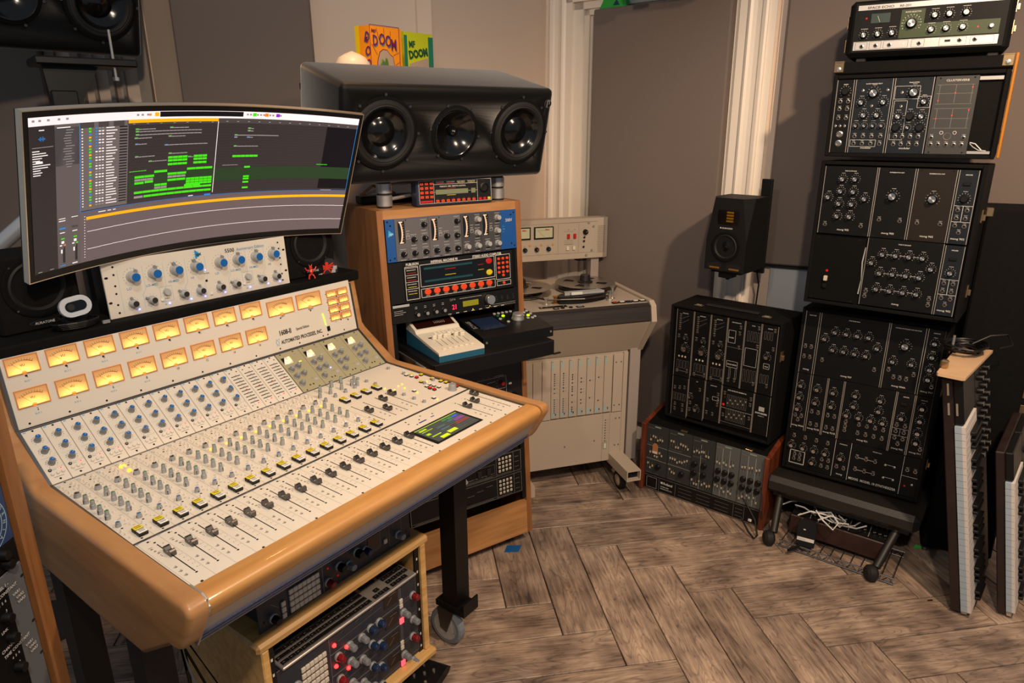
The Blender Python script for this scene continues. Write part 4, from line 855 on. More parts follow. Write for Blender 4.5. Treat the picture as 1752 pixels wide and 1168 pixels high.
for i in range(6): onp(t,lo,.036+.019*i,(.102,.103,.101,.114,.099,.092)[i],fb,'slider_cap'); onp(t,lo,.030+.0195*i,.022,kb,'key')
for r_ in range(3):
    for i in range(7): onp(t,lo,.060+.0145*i,.131+.0090*r_,kb,'key') if i or r_ else None
# jog wheel controller
t=thing('jog_wheel_controller','black controller with silver jog wheel, round buttons and screen, on tray','controller',box_pt((-.366,2.05,0,R(RYAW),0),(.272,-.085,.866)),RYAW-3)
pr=[(0,0),(.20,0),(.20,.058),(.0,.034)]
M().poly(pr,0,.272,'black',axis='x').build('body',t)
a_=math.atan2(.024,.20); lo=Matrix(((1,0,0,0),(0,math.cos(a_),-math.sin(a_),0),(0,math.sin(a_),math.cos(a_),.0342),(0,0,0,1)))
m=M().rbox(.028,.055,0,.128,.165,.001,.001,'glass').q(.034,.06,.122,.16,.0012,mat('controller_screen',(26,36,56),.2,em=.25)); text_dashes(m,.04,.08,.07,'lblue',.0015,4);text_dashes(m,.04,.10,.07,'teald',.0015,5);text_dashes(m,.06,.13,.05,'teald',.0015,6)
m.T=T_((.010,.150,0))@RZ(R(-90)); m.text('SPACE',0,0,.020,'gprint','l',.02,1.2); m.T=I4
m.build('screen',t,lo)
bt=lambda k:M().lathe([(.0058,0),(.0058,.0025),(.0045,.0038)],12,k).mesh('button',True)
bb={k:bt(k) for k in('lgrey','litkey','dgreen')} if K.update(litkey=mat('lit_lime_key',(170,230,20),.4,em=2.),dgreen=mat('dark_green_key',(24,84,60),.4)) is None else 0
for i,(x,y) in enumerate([(.140+.0165*j,.178) for j in range(8)]+[(.142,.157),(.160,.150),(.228,.157),(.246,.150),(.262,.160),(.136,.128),(.228,.128),(.246,.122),(.262,.132),(.232,.100),(.248,.096),(.263,.104),(.150,.096)]):
    onp(t,lo,x,y,bb['litkey' if i in(9,15) else 'dgreen' if i==8 else 'lgrey'],'button')
onp(t,lo,.195,.108,M().lathe([(.0225,0),(.0225,.004),(.020,.008),(.0195,.019),(.0175,.021),(.0001,.0215)],28,'alu').mesh('jog_wheel',True),'jog_wheel')
for x in(.012,.262): c=M(); c.T=PF(x,0,.018); c.lathe([(.004,0),(.004,.0015)],8,'chrome').build('screw',t)
# units under the tray
t=runit('black rack unit with red buttons and black dial, below the tray in oak rack',.535,.20,depth=.22)
m=M().rbox(0,0,-.003,.4826,.199,0,.001,mat('panel_black_brown',(26,20,20),.45)); ox=-.0237
for x,y in((.394,.119),(.36,.10),(.325,.085),(.35,.055),(.40,.07),(.28,.09)): text_dashes(m,x+ox,y,.035,'wprint',.0014,int(x*100))
m.ticks(.422+ox,.090,.022,11,'wprint',.002,.001); m.rbox(.345+ox,.09,0,.362+ox,.099,.003,.001,'red').rbox(.310+ox,.082,0,.326+ox,.09,.003,.001,'red').rbox(.45+ox,.079,0,.462+ox,.086,.004,.001,mat('cream_key',(222,214,196),.4)).frame(.30+ox,.045,.44+ox,.115,.0008)
for i in range(4): m.disc(.30+.022*i,.12,.002,k='red')
fr=m.build('front_panel',t,PF()); knob(fr,.398,.090,M().lathe([(.008,0),(.0075,.012),(.006,.013)],12,'red').mesh('knob',True)); knob(fr,.437,.028,M().lathe([(.026,0),(.025,.004),(.020,.006),(.0185,.022),(.0165,.023)],22,['dalu','black','black','black','black']).mesh('knob',True)); knob(fr,.36,.03,bk);knob(fr,.30,.03,bk)
wk=M().rbox(-.0046,-.0046,0,.0046,.0046,.0035,.001,mat('cream_key',(222,214,196),.4)).q(-.002,-.001,.002,.001,.0037).mesh('key')
for n_,c0 in(('upper',.268),('lower',.180)):
    t=runit('black sampler with cream keypad, %s of the pair at bottom of oak rack'%n_,c0,.088,depth=.22)
    m=M().rbox(0,0,-.003,.4826,.087,0,.001,'black').frame(.005,.004,.465,.083,.0012,k='gprint').line(.357,.004,.357,.083,.0012,k='gprint').line(.432,.004,.432,.083,.0012,k='gprint').line(.005,.012,.357,.012,.0008,k='gprint')
    for i in range(5): text_dashes(m,.15+.04*i,.018 if c0>.2 else .03+.008*i,.028,'gprint',.0016,i)
    text_dashes(m,.02,.007,.32,'gprint',.0016,9); text_dashes(m,.36,.008,.06,'gprint',.0014)
    for i in range(3): text_dashes(m,.438,.06-.02*i,.018,'gprint',.0014,i)
    if c0>.2:
        m.frame(.10,.02,.35,.055,.0008,k='gprint')
    fr=m.build('front_panel',t,PF())
    for r_ in range(4):
        for q_ in range(4): knob(fr,.370+.0155*q_,.022+.0155*r_,wk,'key')
    if c0>.2:
        for x in(.18,.22): knob(fr,x,.026,skn)
        M().rbox(.275,.02,0,.292,.045,.004,.001,'brown').rbox(.315,.02,0,.332,.045,.004,.001,'brown').build('key',fr)
# --- on top of the rack
def isolator(lab,a,b):
    t=thing('isolation_post',lab,'speaker stand',box_pt((-.366,2.05,0,R(RYAW),0),(a,b,1.311)),RYAW,group='silver isolation posts')
    M().lathe([(.022,0),(.022,.005),(.0245,.006),(.0245,.038),(.022,.040),(.022,.044),(.0245,.046),(.0245,.075),(.021,.078),(.021,.086)],26,['rubber','alu','alu','alu','rubber','rubber','alu','alu','rubber']).build('post',t,None,True)
    return t
p1=isolator('silver isolation post under left front of the three-driver speaker',.060,.150); isolator('silver isolation post behind right end of the blue remote control',.478,.145)
m=M()
for z in(.068,.026): m.tube([(.02,.0,z),(.10,.02,z+.006),(.22,.05,z),(.40,.03,z)],.006,'alu',8)
m.build('crossbar',p1,None,True)
t=thing('remote_control_unit','navy blue remote control box with red keys on top of oak rack','remote control',box_pt((-.366,2.05,0,R(RYAW),0),(.145,.092,1.3125)),RYAW-3,3)
w,h=.272,.088
M().rbox(0,0,0,w,.045,h,.004,'navy').build('case',t)
m=M().rbox(.008,.006,0,w-.008,h-.006,.001,.0005,'black'); S_=w/.26; m.T=Matrix.Scale(S_,4,(1,0,0))@T_((0,.001,.0008))
m.frame(.0085,.0075,.2555,.077,.0012).line(.057,.0075,.057,.077,.001,k='wprint').line(.206,.0075,.206,.077,.001,k='wprint').line(.058,.0655,.206,.0655,.001,k='wprint').line(.058,.042,.206,.042,.0008,k='wprint')
for i in range(4): text_dashes(m,.064+.036*i,.0715,.028,'wprint',.002,i); text_dashes(m,.066+.036*i,.0675,.024,'yellow' if i>1 else 'red',.0016,i)
m.text('PUBLISON  IM90  REMOTE CONTROL',.077,.0565,.0062,'wprint','l',.02,.86).q(.062,.034,.173,.049,.001,'lcdg').q(.184,.034,.199,.049,.001,'lcdg'); text_dashes(m,.10,.030,.03,'yellow',.0018);text_dashes(m,.10,.051,.03,'red',.0014)
for i in range(8): m.q(.067+.0178*i,.0205,.069+.0178*i,.0212,.0004,'gprint')
fr=m.build('front_panel',t,PF(0,-.0003,0))
k1=M().rbox(-.0055,-.0042,0,.0055,.0042,.004,.001,'orange').q(-.002,-.001,.002,.001,.0042).mesh('key');k2=M().rbox(-.0055,-.0042,0,.0055,.0042,.004,.001,'red').mesh('key');k3=M().rbox(-.0055,-.0042,0,.0055,.0042,.004,.001,'yellow').mesh('key')
for r_ in range(4):
    for q_ in range(3): knob(fr,(.0165+.0158*q_)*S_,.070-.0138*r_,k1,'key',z=.0006)
put(M().rbox(.010*S_,.011,0,.052*S_,.018,.004,.001,'red').mesh('key'),'key',fr,T_((0,0,.0006)))
for i in range(8): knob(fr,(.067+.0178*i)*S_,.0145,k1,'key',z=.0006)
for i,kk_ in enumerate((k2,k2,k3)): knob(fr,(.214+.016*i)*S_,.0145,kk_,'key',z=.0006)
knob(fr,.230*S_,.050,M().lathe([(.016,0),(.016,.004),(.012,.006),(.011,.003),(.0001,.0025)],22,'black').mesh('jog_wheel',True),'jog_wheel',z=.0006)
# clutter under the speaker
t=thing('power_strip','low black box with orange marks and cables behind the silver post on rack','power strip',box_pt((-.366,2.05,0,R(RYAW),0),(.03,.27,1.312)),RYAW)
M().rbox(0,0,0,.20,.05,.025,.003,'black').rbox(.075,-.001,.012,.09,0,.019,.0004,'orange').rbox(.18,-.001,.012,.19,0,.019,.0004,'orange').build('body',t)
M().tube([(.0,.0,.03),(.03,-.03,.06),(.08,-.02,.05),(.12,.0,.03)],.005,mat('tan_cable',(150,110,70),.5),8).tube([(.02,.02,.03),(.05,-.02,.045),(.09,.01,.06),(.12,.03,.03)],.004,'lgrey',8).build('cable',t,None,True)
# --- boxes and helmet on the speaker
def on_spk(a,b): 
    return box_pt((-.493,2.029,1.392,R(34.8),R(-13.7)),(a,b,.2855))
def toybox(lab,name,loc,yaw,w,d,h,draw,side,tilt=0,ks=('toy_orange','toy_yellow')):
    t=thing(name,lab,'box',loc,yaw,tilt)
    M().box(0,0,0,w,d,h,ks[0]).build('carton',t); 
    m=M(); draw(m); m.build('front_print',t,PF(0,-.0004,0)); m=M(); side(m); m.build('side_print',t,Matrix.Translation((-.0004,d,0))@RZ(-math.pi/2)@Matrix.Rotation(math.pi/2,4,'X'))
    return t
K.update(toy_orange=mat('toy_orange',(236,150,24),.4),toy_yellow=mat('toy_yellow',(226,200,20),.4),toy_purple=mat('toy_purple',(110,36,80),.4),toy_green=mat('toy_dark_green',(20,84,50),.4),toy_teal=mat('toy_teal',(30,122,96),.4),toy_lime=mat('toy_lime',(196,206,30),.4),toy_win=mat('toy_window',(176,158,142),.15),toy_fig=mat('toy_figure_green',(84,116,56),.5),toy_blue=mat('toy_blue',(70,110,160),.4))
def d1(m):
    m.frame(.002,.002,.128,.178,.0022,.0006,'toy_purple')
    m.text('MF',.008,.156,.016,'toy_purple','l',.03,1,.0008,R(-10))
    for i,(x,y,s) in enumerate(((.012,.116,.046),(.039,.120,.050),(.066,.116,.050),(.090,.106,.050))):
        m.text('DOOM'[i],x+.0025,y-.004,s,'toy_blue','l',.0,.66,.0008); m.text('DOOM'[i],x,y,s,'toy_purple','l',.02,.66,.001)
    pts=[(.028,.002),(.026,.05),(.03,.075),(.04,.098),(.055,.107),(.072,.106),(.086,.092),(.098,.086),(.104,.055),(.110,.045),(.108,.002)]
    m.add([(x,y,.0006) for x,y in pts],[tuple(range(len(pts)))],'toy_purple'); c=(.068,.04)
    m.add([(c[0]+(x-c[0])*.94,max(.002,c[1]+(y-c[1])*.96),.0009) for x,y in pts],[tuple(range(len(pts)))],'toy_win')
    for a in((.004,.05,.022,.045),(.008,.12,.03,.088),(.108,.06,.126,.07),(.10,.09,.125,.10),(.03,.17,.045,.12),(.062,.172,.063,.13),(.09,.165,.088,.13)): m.line(*a,.0015,.0007,'toy_purple')
    m.lathe([(.013,.001),(.011,.005)],10,'toy_fig',.05,.04,True,1,2.8).lathe([(.010,.001),(.009,.004)],10,'toy_fig',.066,.05,True,.9,3.2)
def s1(m):
    m.text('MF',.052,.142,.020,'toy_purple','l',.03,.8,.0008,R(-90)); 
    for i,(x,y) in enumerate(((.044,.128),(.046,.085),(.046,.045),(.046,.01))): m.text('DOOM'[i],x+.014-.004,y-.003,.044,'toy_blue','c',0,.8,.0008,R(-18)); m.text('DOOM'[i],x+.014,y-.0,.042,'toy_purple','c',.02,.8,.001,R(-18))
    m.q(0,.0,.022,.178,.0005,'toy_yellow')
def d2(m):
    m.q(.0,.0,.014,.165,.0004,'toy_teal').q(.112,.0,.135,.165,.0004,'toy_teal')
    m.text('MF',.022,.126,.028,'toy_green','l',.05,.8,.0008,R(4)); m.text('DOOM',.022,.088,.036,'toy_green','l',.06,.78,.0009,R(10))
    m.add([(.025,.0,.0006),(.022,.072,.0006),(.108,.095,.0006),(.122,.0,.0006)],[(0,1,2,3)],'toy_win')
    m.lathe([(.024,.001),(.02,.006)],12,'toy_fig',.055,.035,True,1,1.25).line(.045,.06,.065,.04,.006,.0075,'toy_lime').line(.088,.05,.095,.01,.008,.002,'toy_fig').disc(.05,.025,.006,.007,'red')
def s2(m):
    for i,ch in enumerate('MF DOOM'): m.text(ch,.013,.138-.021*i,.020,'toy_green' if i<2 else 'toy_lime','c',.04,1,.0008)
def flat_on(a,b): x,y,z=on_spk(a,b); return (x,y,z+.001)
toybox('yellow and orange toy carton with purple lettering, on top of the speaker','toy_carton',(-.461,2.45,1.695),50,.139,.072,.176,d1,s1,0)
toybox('green and yellow toy carton with green lettering, on top of the speaker','toy_carton',(-.372,2.615,1.695),48,.132,.035,.176,d2,s2,0,('toy_lime','toy_lime'))
t=thing('helmet_model','small cream-white helmet model on top left of the speaker','ornament',(-.515,2.42,1.712),60)
M().lathe([(.058,-.02),(.060,.0),(.060,.018),(.056,.040),(.044,.058),(.026,.068),(.0001,.078)],24,'skin').build('shell',t,None,True)
c=M(); c.T=RZ(R(-100)); pts=[]
for i in range(9): a=R(-62+15.5*i); pts.append((.0615*math.cos(a),.0615*math.sin(a)))
c.add([(x,y,z) for z in(-.012,.026) for x,y in pts],[(i,i+1,i+10,i+9) for i in range(8)],'skin').build('visor',t)
o=M().rbox(-1.46,-.23,1.672,-.80,-.003,1.694,.002,'black').build('wall_shelf',mx=W1); tag(o,'black shelf board hidden behind the three-driver speaker carrying the cartons','shelf')
# ================================================================== TAPE MACHINE
tm=thing('tape_machine','grey open-reel studio tape machine with two metal reels and meter bridge','tape machine',(.486,2.8275,0),17)
M().box(-.535,.01,.115,.02,.40,.84,'studer').build('chassis',tm)
m=M().rbox(-.535,0,.113,-.003,.012,.343,.001,'studer'); m.build('lower_panel',tm)
m=M(); m.line(-.092,.115,-.092,.343,.0012,.0006,'gprint').line(-.058,.115,-.058,.343,.001,.0006,'gprint')
for i in range(9): m.rbox(-.081,.310-.0125*i,0,-.0765,.3145-.0125*i,.001,.0003,'print'); m.q(-.071,.312-.0125*i,-.066,.3128-.0125*i,.0008,'gprint')
m.q(-.088,.172,-.068,.208,.0006,mat('switch_green_plate',(150,158,132),.5)).rbox(-.083,.176,.0006,-.073,.199,.004,.001,mat('cream_key',(222,214,196),.4))
for x,y in((-.03,.315),(-.012,.315),(-.03,.185),(-.012,.185),(-.13,.22),(-.27,.21)): m.cyl(x,y,0,.0015,.0028,'dalu',8)
m.build('indicator_column',tm,PF(0,-.0006,0))
names=[]
for i in range(7):
    x0=-.338+.0405*i
    m=M().rbox(x0+.001,.352,0,x0+.0395,.617,.004,.0008,'studer'); m.T=T_((0,0,.0042))
    m.q(x0+.004,.575,x0+.012,.612,.0003,mat('pale_teal_print',(150,180,180),.6)).disc(x0+.006,.610,.002,k='print')
    ys={0:[.555,.545,.535,.525,.515,.505,.49,.47,.44,.43,.42,.41,.40,.39,.38],1:[.555,.545,.535,.525,.515,.505,.49,.475,.44,.43,.42,.41,.40,.39,.38],2:[.545,.535,.525,.508,.49,.48,.47,.452,.42,.396,.386,.376],3:[.525,.508,.475,.46,.426,.41],4:[.51,.43],5:[.52,.413],6:[]}[i]
    for y in ys: m.rbox(x0+.013,y-.0028,0,x0+.018,y+.0028,.0015,.0004,'print' if i>1 or y in(.49,.555) else mat('slate_blue_mark',(70,92,110),.5)); m.q(x0+.022,y-.0005,x0+.032,y+.0006,.0003,'gprint')
    m.q(x0+.004,.358,x0+.014,.385,.0003,'pale_teal_print' if 0 else mat('pale_teal_print',(150,180,180),.6)); m.q(x0+.017,.36,x0+.028,.38,.0003,'lgrey'); m.q(x0+.02,.366,x0+.024,.375,.0005,'print')
    m.build('circuit_module',tm,PF())
for x0,x1 in((-.535,-.50),(-.498,-.4205),(-.4195,-.3795),(-.3785,-.3385),(-.052,-.006)): M().rbox(x0+.001,-.004,.348,x1,.0,.617,.0008,'studer').build('blank_panel',tm)
m=M()
for x,y in((-.04,.58),(-.016,.58),(-.042,.38),(-.018,.38)): m.cyl(x,y,.004,.0055,.0028,'dalu',8)
m.build('screw',tm,PF())
M().rbox(-.003,-.002,.115,.018,.05,.62,.001,'studer').build('frame_post',tm); M().box(.018,.01,.115,.028,.3,.62,mat('dark_gap',(70,66,62),.6)).build('frame_gap',tm); M().rbox(.028,.0,.10,.078,.06,.66,.002,mat('studer_grey',(160,150,142),.5)).build('frame_post',tm)
ch=[(.30,.862),(-.075,.862),(-.098,.845),(-.112,.780),(.002,.622),(.30,.622)]
M().poly(ch,.062,.085,'studer',axis='x').build('end_cheek',tm); M().poly(ch,-.555,-.535,'studer',axis='x').build('end_cheek',tm)
M().poly([(-.070,.853),(-.092,.842),(-.104,.785),(-.09,.775),(-.05,.78)],-.535,.062,'ash',axis='x').build('veneer_front',tm,label='black wood-grain front edge')
M().poly([(-.098,.777),(.004,.628),(.02,.628),(-.07,.777)],-.535,.062,'studer',axis='x').build('front_apron',tm)
M().rbox(-.535,-.070,.835,.062,.30,.853,.002,'studer').build('deck_plate',tm)
m=M(); dk=T_((0,0,.8535)); m.T=dk
for i,k in enumerate(('red','wplast','navy','wplast','wplast')): m.rbox(-.088+.031*i,-.052,0,-.062+.031*i,-.030,.004,.001,'black').rbox(-.084+.031*i,-.048,.003,-.066+.031*i,-.034,.006,.001,k)
m.build('transport_button',tm)['kind']='stuff'
m=M(); m.T=dk
m.rbox(-.40,-.035,0,-.28,-.008,.001,.001,'black').rbox(-.35,-.064,0,-.327,-.044,.003,.001,'black').q(-.345,-.06,-.332,-.048,.0034,'lgrey').cyl(-.31,-.052,0,.004,.008,'black',14).cyl(-.275,-.052,0,.004,.008,'black',14).rbox(-.25,-.062,0,-.218,-.042,.003,.001,'black').q(-.245,-.058,-.224,-.046,.0034,'lgrey').disc(-.39,-.022,.004,.0014,'wplast').disc(-.295,-.022,.003,.0014,'yellow')
m.build('deck_controls',tm)
def reel(x,y,tp):
    m=M(); n=40; r0,r1=.022,.134
    for z0 in(.032,.008):
        # flange with three windows
        for i in range(n):
            a0,a1=2*math.pi*i/n,2*math.pi*(i+1)/n; w=(i%(n//4*1.0))
            win=(i%10) in(2,3,4) 
            rs=[(r0,.052),(.098,r1)] if win else [(r0,r1)]
            for ra,rb in rs:
                m.add([(ra*math.cos(a0),ra*math.sin(a0),z0),(rb*math.cos(a0),rb*math.sin(a0),z0),(rb*math.cos(a1),rb*math.sin(a1),z0),(ra*math.cos(a1),ra*math.sin(a1),z0),(ra*math.cos(a0),ra*math.sin(a0),z0-.0015),(rb*math.cos(a0),rb*math.sin(a0),z0-.0015),(rb*math.cos(a1),rb*math.sin(a1),z0-.0015),(ra*math.cos(a1),ra*math.sin(a1),z0-.0015)],[(0,1,2,3),(7,6,5,4),(1,5,6,2),(0,3,7,4)],'reelm')
    o=m.build('reel',tm,T_((x,y,.8535))@RZ(R(20)))
    M().cyl(0,0,.010,.029,tp,'tapeb',40).build('tape_pack',o)
    M().lathe([(.034,.033),(.034,.036),(.024,.040),(.022,.062),(.019,.066),(.0001,.066)],18,'brown').build('hub_knob',o); return o
reel(-.092,.238,.118); reel(-.395,.238,.09)
m=M(); m.T=dk; 
pts=[(-.30+.21*i/10,.055+.045*math.sin(math.pi*i/10)-.004*i) for i in range(11)]
m.poly([(-.300,.04)]+[(-.30+.20*i/10,.010-.022*math.sin(math.pi*i/10)+.0015*i) for i in range(11)]+[(-.075,.05),(-.12,.075),(-.27,.07)],.0,.030,'black',axis='z').poly([(-.27,.03),(-.09,.035),(-.10,.065),(-.26,.062)],.030,.040,'lgrey',axis='z').rbox(-.245,.018,.032,-.195,.026,.044,.001,'wplast')
m.build('head_cover',tm)
for x,y,h in((-.355,.02,.030),(-.31,.035,.030),(-.075,.01,.040),(-.055,.03,.055)):
    m=M(); m.T=dk@T_((x,y,0)); m.lathe([(.014,0),(.014,.004),(.007,.006),(.007,h-.004),(.011,h-.003),(.011,h)],16,'chrome' if x!=-.31 else mat('brass_roller',(150,100,50),.35,.4)); m.build('tape_guide',tm,None,True)
m=M(); m.T=dk; m.tube([(-.395,.10,.020),(-.355,.015,.022),(-.30,.0,.022),(-.20,-.016,.022),(-.09,.005,.022),(-.055,.03,.024),(.02,.15,.022)],.0035,'tapeb',6).build('tape_strand',tm)
# meter bridge
bx=lambda v:-.33+v*1.48/1000; by=lambda v:.955+v*1.12/1000
M().rbox(-.555,.42,.955,.075,.49,1.143,.002,'studer').build('bridge_housing',tm)
M().poly([(.075,.42),(.10,.435),(.10,.475),(.075,.49)],.955,1.143,mat('studer_grey',(160,150,142),.5),axis='z').build('bridge_end',tm)
m=M().rbox(-.53,by(26),0,bx(243),by(151),.002,.0008,'studer'); m.T=T_((0,0,.0024))
for v in(118,187): m.line(bx(v),by(28),bx(v),by(150),.0012,.0002,'gprint')
m.line(-.53,by(149),bx(250),by(155)-.001,.001,.0002,'gprint')
for v,w_ in((-21,27),(38,102)): 
    x0,x1=(bx(-37),bx(27)) if v==-21 else (bx(38),bx(102)) if v==38 else (bx(-86),bx(-26))
    m.rbox(x0,by(92),0,x1,by(142),.006,.001,'black').q(x0+.006,by(98),x1-.006,by(138),.0063,mat('tape_meter_face',(176,172,138),.5,em=.15)); c=((x0+x1)/2); m.line(x0+.014,by(128),x1-.018,by(128),.0008,.0066,'print').line(c+.006,by(131),x1-.022,by(129),.004,.0067,'red').line(c,by(102),x0+.018,by(126),.0008,.0067,'print'); text_dashes(m,x0+.016,by(131),.03,'print',.0016)
for v in(-29,9,47,86): m.q(bx(v)-.008,by(63),bx(v)+.002,by(64.5),.0003,'gprint')
for v in(-13,25,63,101): m.rbox(bx(v)-.0045,by(64),0,bx(v)+.0045,by(72),.003,.001,mat('amber_key',(208,150,60),.4))
for y in(78,70,64,116,62): text_dashes(m,bx(138),by(y),.045,'gprint',.0016,y)
for a in((206,90),(205,74),(204,50)): m.lathe([(.006,0),(.006,.002),(.0045,.003)],12,'dalu',bx(a[0]),by(a[1])).disc(bx(a[0]),by(a[1]),.003,.0032,'hole')
for a in((236,134),(232,35),(220,150),(214,15)): m.cyl(bx(a[0]),by(a[1]),0,.004,.0055,'alu',12)
for a in((153,97),(173,97)): m.disc(bx(a[0]),by(a[1]+27),.002,.0003,'print')
for r_ in range(18):
    for q_ in range(7): m.line(bx(252)+.0055*q_,by(24)+.0072*r_,bx(252)+.0055*q_+.0035,by(24)+.0072*r_+.0022,.0014,.0003,'print')
br=m.build('bridge_panel',tm,PF(0,.4195,0))
for v,k in((-29,'blue'),(9,'blue'),(47,'orange'),(86,'blue'),): knob(br,bx(v),by(50),M().lathe([(.0105,0),(.0095,.012),(.008,.014)],14,'black').disc(.002,0,.003,.0143,k).mesh('knob',True),z=.002)
knob(br,bx(209),by(112),M().lathe([(.0125,0),(.0115,.012),(.009,.015)],14,'black').line(0,0,.007,.004,.0018,.0153,'amber_k2').mesh('knob',True) if K.update(amber_k2=mat('amber_key',(208,150,60),.4)) is None else 0,z=.002)
for v in(152,173): put(M().rbox(-.0065,-.011,0,.0065,.011,.007,.001,'red').mesh('switch'),'switch',br,T_((bx(v),by(97),.002))); put(M().rbox(-.0065,-.009,0,.0065,.009,.007,.001,mat('cream_key',(222,214,196),.4)).mesh('switch'),'switch',br,T_((bx(v-2),by(48),.002)))
M().box(.022,.44,.85,.062,.48,.955,mat('studer_grey',(160,150,142),.5)).build('bridge_post',tm); M().cyl(-.02,.47,.94,.955,.03,'black',16).build('swivel_mount',tm); M().box(-.50,.44,.85,-.46,.48,.955,mat('studer_grey',(160,150,142),.5)).build('bridge_post',tm)
M().box(-.535,.30,.115,.06,.485,.853,'studer').build('rear_housing',tm)
m=M().box(-.055,-.185,.098,.010,.45,.102,'studer').box(-.055,-.185,.142,.010,.45,.146,'studer').box(-.055,-.185,.102,-.051,.45,.142,'studer').box(.006,-.185,.102,.010,.45,.142,'studer').box(-.054,-.16,.10,.009,-.155,.144,'hole').build('foot_beam',tm)
M().box(-.535,-.185,.098,-.47,.45,.146,'studer').build('foot_beam',tm)
for x,y in((-.025,-.060),(-.50,-.06),(-.015,.40),(-.50,.40)):
    c=M().rbox(x-.018,y-.02,.085,x+.018,y+.02,.098,.002,'dalu'); c.T=T_((x,y,.042))@Matrix.Rotation(R(90),4,'Y')@T_((0,0,0)); c.lathe([(.026,-.013),(.042,-.011),(.042,.011),(.026,.013)],20,'black').lathe([(.026,.0132),(.0001,.018)],16,'chrome').lathe([(.026,-.0132),(.0001,-.018)],16,'chrome'); c.T=I4; c.build('caster',tm)
# ================================================================== SMALL WALL SPEAKER
SCL=.95
t=thing('small_monitor_speaker','small black two-way speaker with gold ribbon tweeter on wall bracket','speaker',(.766,2.706,1.010),-44.7)
w,h,d=.175,.294,.175
vs=[(0,0,0),(w,0,0),(w,0,h*.42),(w-.028,0,h),(.028,0,h),(0,0,h*.42),(0,d,0),(w,d,0),(w,d,h),(0,d,h),(w,.05,h),(0,.05,h)]
M().add(vs,[(0,1,2,3,4,5),(0,6,7,1),(1,7,8,10,2),(2,10,3),(0,5,11,9,6),(5,4,11),(3,10,8,9,11,4),(6,9,8,7)],mat('speaker_black',(15,15,15),.6,bump=(600,.3),spec=.3)).build('cabinet',t)
m=M().poly([(.048,.190),(.132,.190),(.136,.215),(.134,.246),(.046,.246),(.044,.215)],0,.002,'blackg',axis='z')
for i in range(4): m.rbox(.083,.200+.0115*i,.002,.113,.2075+.0115*i,.004,.0006,mat('ribbon_gold',(190,140,40),.3,.8))
m.build('tweeter',t,PF())
m=M(); cone(m,.088,.100,.050,.50,'rubber','coneg',.001,'coneg',.14,32); m.build('woofer',t,PF(),True)
for x0 in(.012,.098): M().poly([(x0,.006),(x0+.062,.006),(x0+.064,.024),(x0+.052,.034),(x0+.012,.030),(x0-.002,.020)],0,.0012,'hole',axis='z').rbox(x0+.012,.007,.001,x0+.056,.015,.003,.001,mat('port_gold',(150,108,50),.35,.5)).build('bass_port',t,PF())
M().text('ADAM AUDIO',.066,.172,.0085,'wprint','l',.02,.85).disc(.060,.175,.0032,.0005,'wprint').build('lettering',t,PF(0,-.0002,0))
m=M().rbox(.02,.02,-.012,.155,.17,0,.002,'black').rbox(.05,.03,-.035,.105,.085,-.012,.002,'black').rbox(.065,.05,-.03,.095,.26,-.014,.002,'black').cyl(.078,.06,-.045,-.035,.008,'black',10).rbox(.12,.20,-.03,.165,.215,.36,.002,'black').build('wall_bracket',t)
t.scale=(.95,.95,.95)
M().tube([(.15,.17,-.01),(.152,.2,-.08),(.148,.2,-.18),(.145,.21,-.32),(.15,.22,-.55)],.0035,'black',8).build('power_cable',t,None,True)
# ================================================================== SYNTHESIZERS
K.update(mod=mat('module_black',(11,12,13),.55,noise=(40,.15),spec=.2),modb=mat('module_blue_black',(22,29,36),.5,spec=.25),modbr=mat('module_brown_black',(34,28,22),.5,spec=.25),modg=mat('module_grey',(58,58,57),.45),mod100=mat('module_dark_slate',(46,50,50),.45),mod100b=mat('module_slate',(86,90,90),.45),ridge=mat('panel_edge_strip',(188,182,172),.35,.6),jackr=mat('jack_ring',(190,180,168),.22,.9))
SKN=M().lathe([(.0105,0),(.0102,.004),(.0085,.0055),(.0078,.014),(.0068,.015)],14,['black','black','black','black','chrome']).disc(0,0,.0066,.0152,'capm',12).line(0,0,0,.0098,.0010,.0045,'wprint').mesh('knob',True)
SKB=M().lathe([(.0155,0),(.015,.005),(.0125,.0065),(.0115,.018),(.0105,.019)],18,['black','black','black','black','chrome']).disc(0,0,.0100,.0192,'capm',14).line(0,0,0,.0148,.0012,.0055,'wprint').mesh('knob',True)
SKS=M().lathe([(.0072,0),(.0070,.003),(.0058,.004),(.0052,.012),(.0045,.013)],10,['black','black','black','black','chrome']).disc(0,0,.0042,.0132,'capm',10).mesh('knob',True)
SKD=M().lathe([(.0125,0),(.012,.005),(.0098,.007),(.009,.016)],14,'black').mesh('knob',True)
SKA=M().lathe([(.0068,0),(.0062,.010),(.0052,.011)],12,'alu').line(0,0,0,.005,.0008,.0112,'print').mesh('knob',True)
JK=M().lathe([(.0068,0),(.0062,.0022),(.0040,.0026),(.0036,.0006)],12,['jackr','jackr','jackr']).disc(0,0,.0036,.0008,'hole',10).mesh('jack',True)
JKS=M().lathe([(.0048,0),(.0044,.0018),(.0028,.0022),(.0026,.0006)],10,'jackr').disc(0,0,.0026,.0008,'hole',8).mesh('jack',True)
TG=M().lathe([(.0042,0),(.0042,.002),(.0016,.003)],8,'chrome').tube([(0,0,.002),(.001,.005,.009)],.0012,'chrome',6).mesh('toggle_switch')
RK=M().rbox(-.010,-.0045,0,.010,.0045,.005,.001,'black').mesh('rocker_switch')
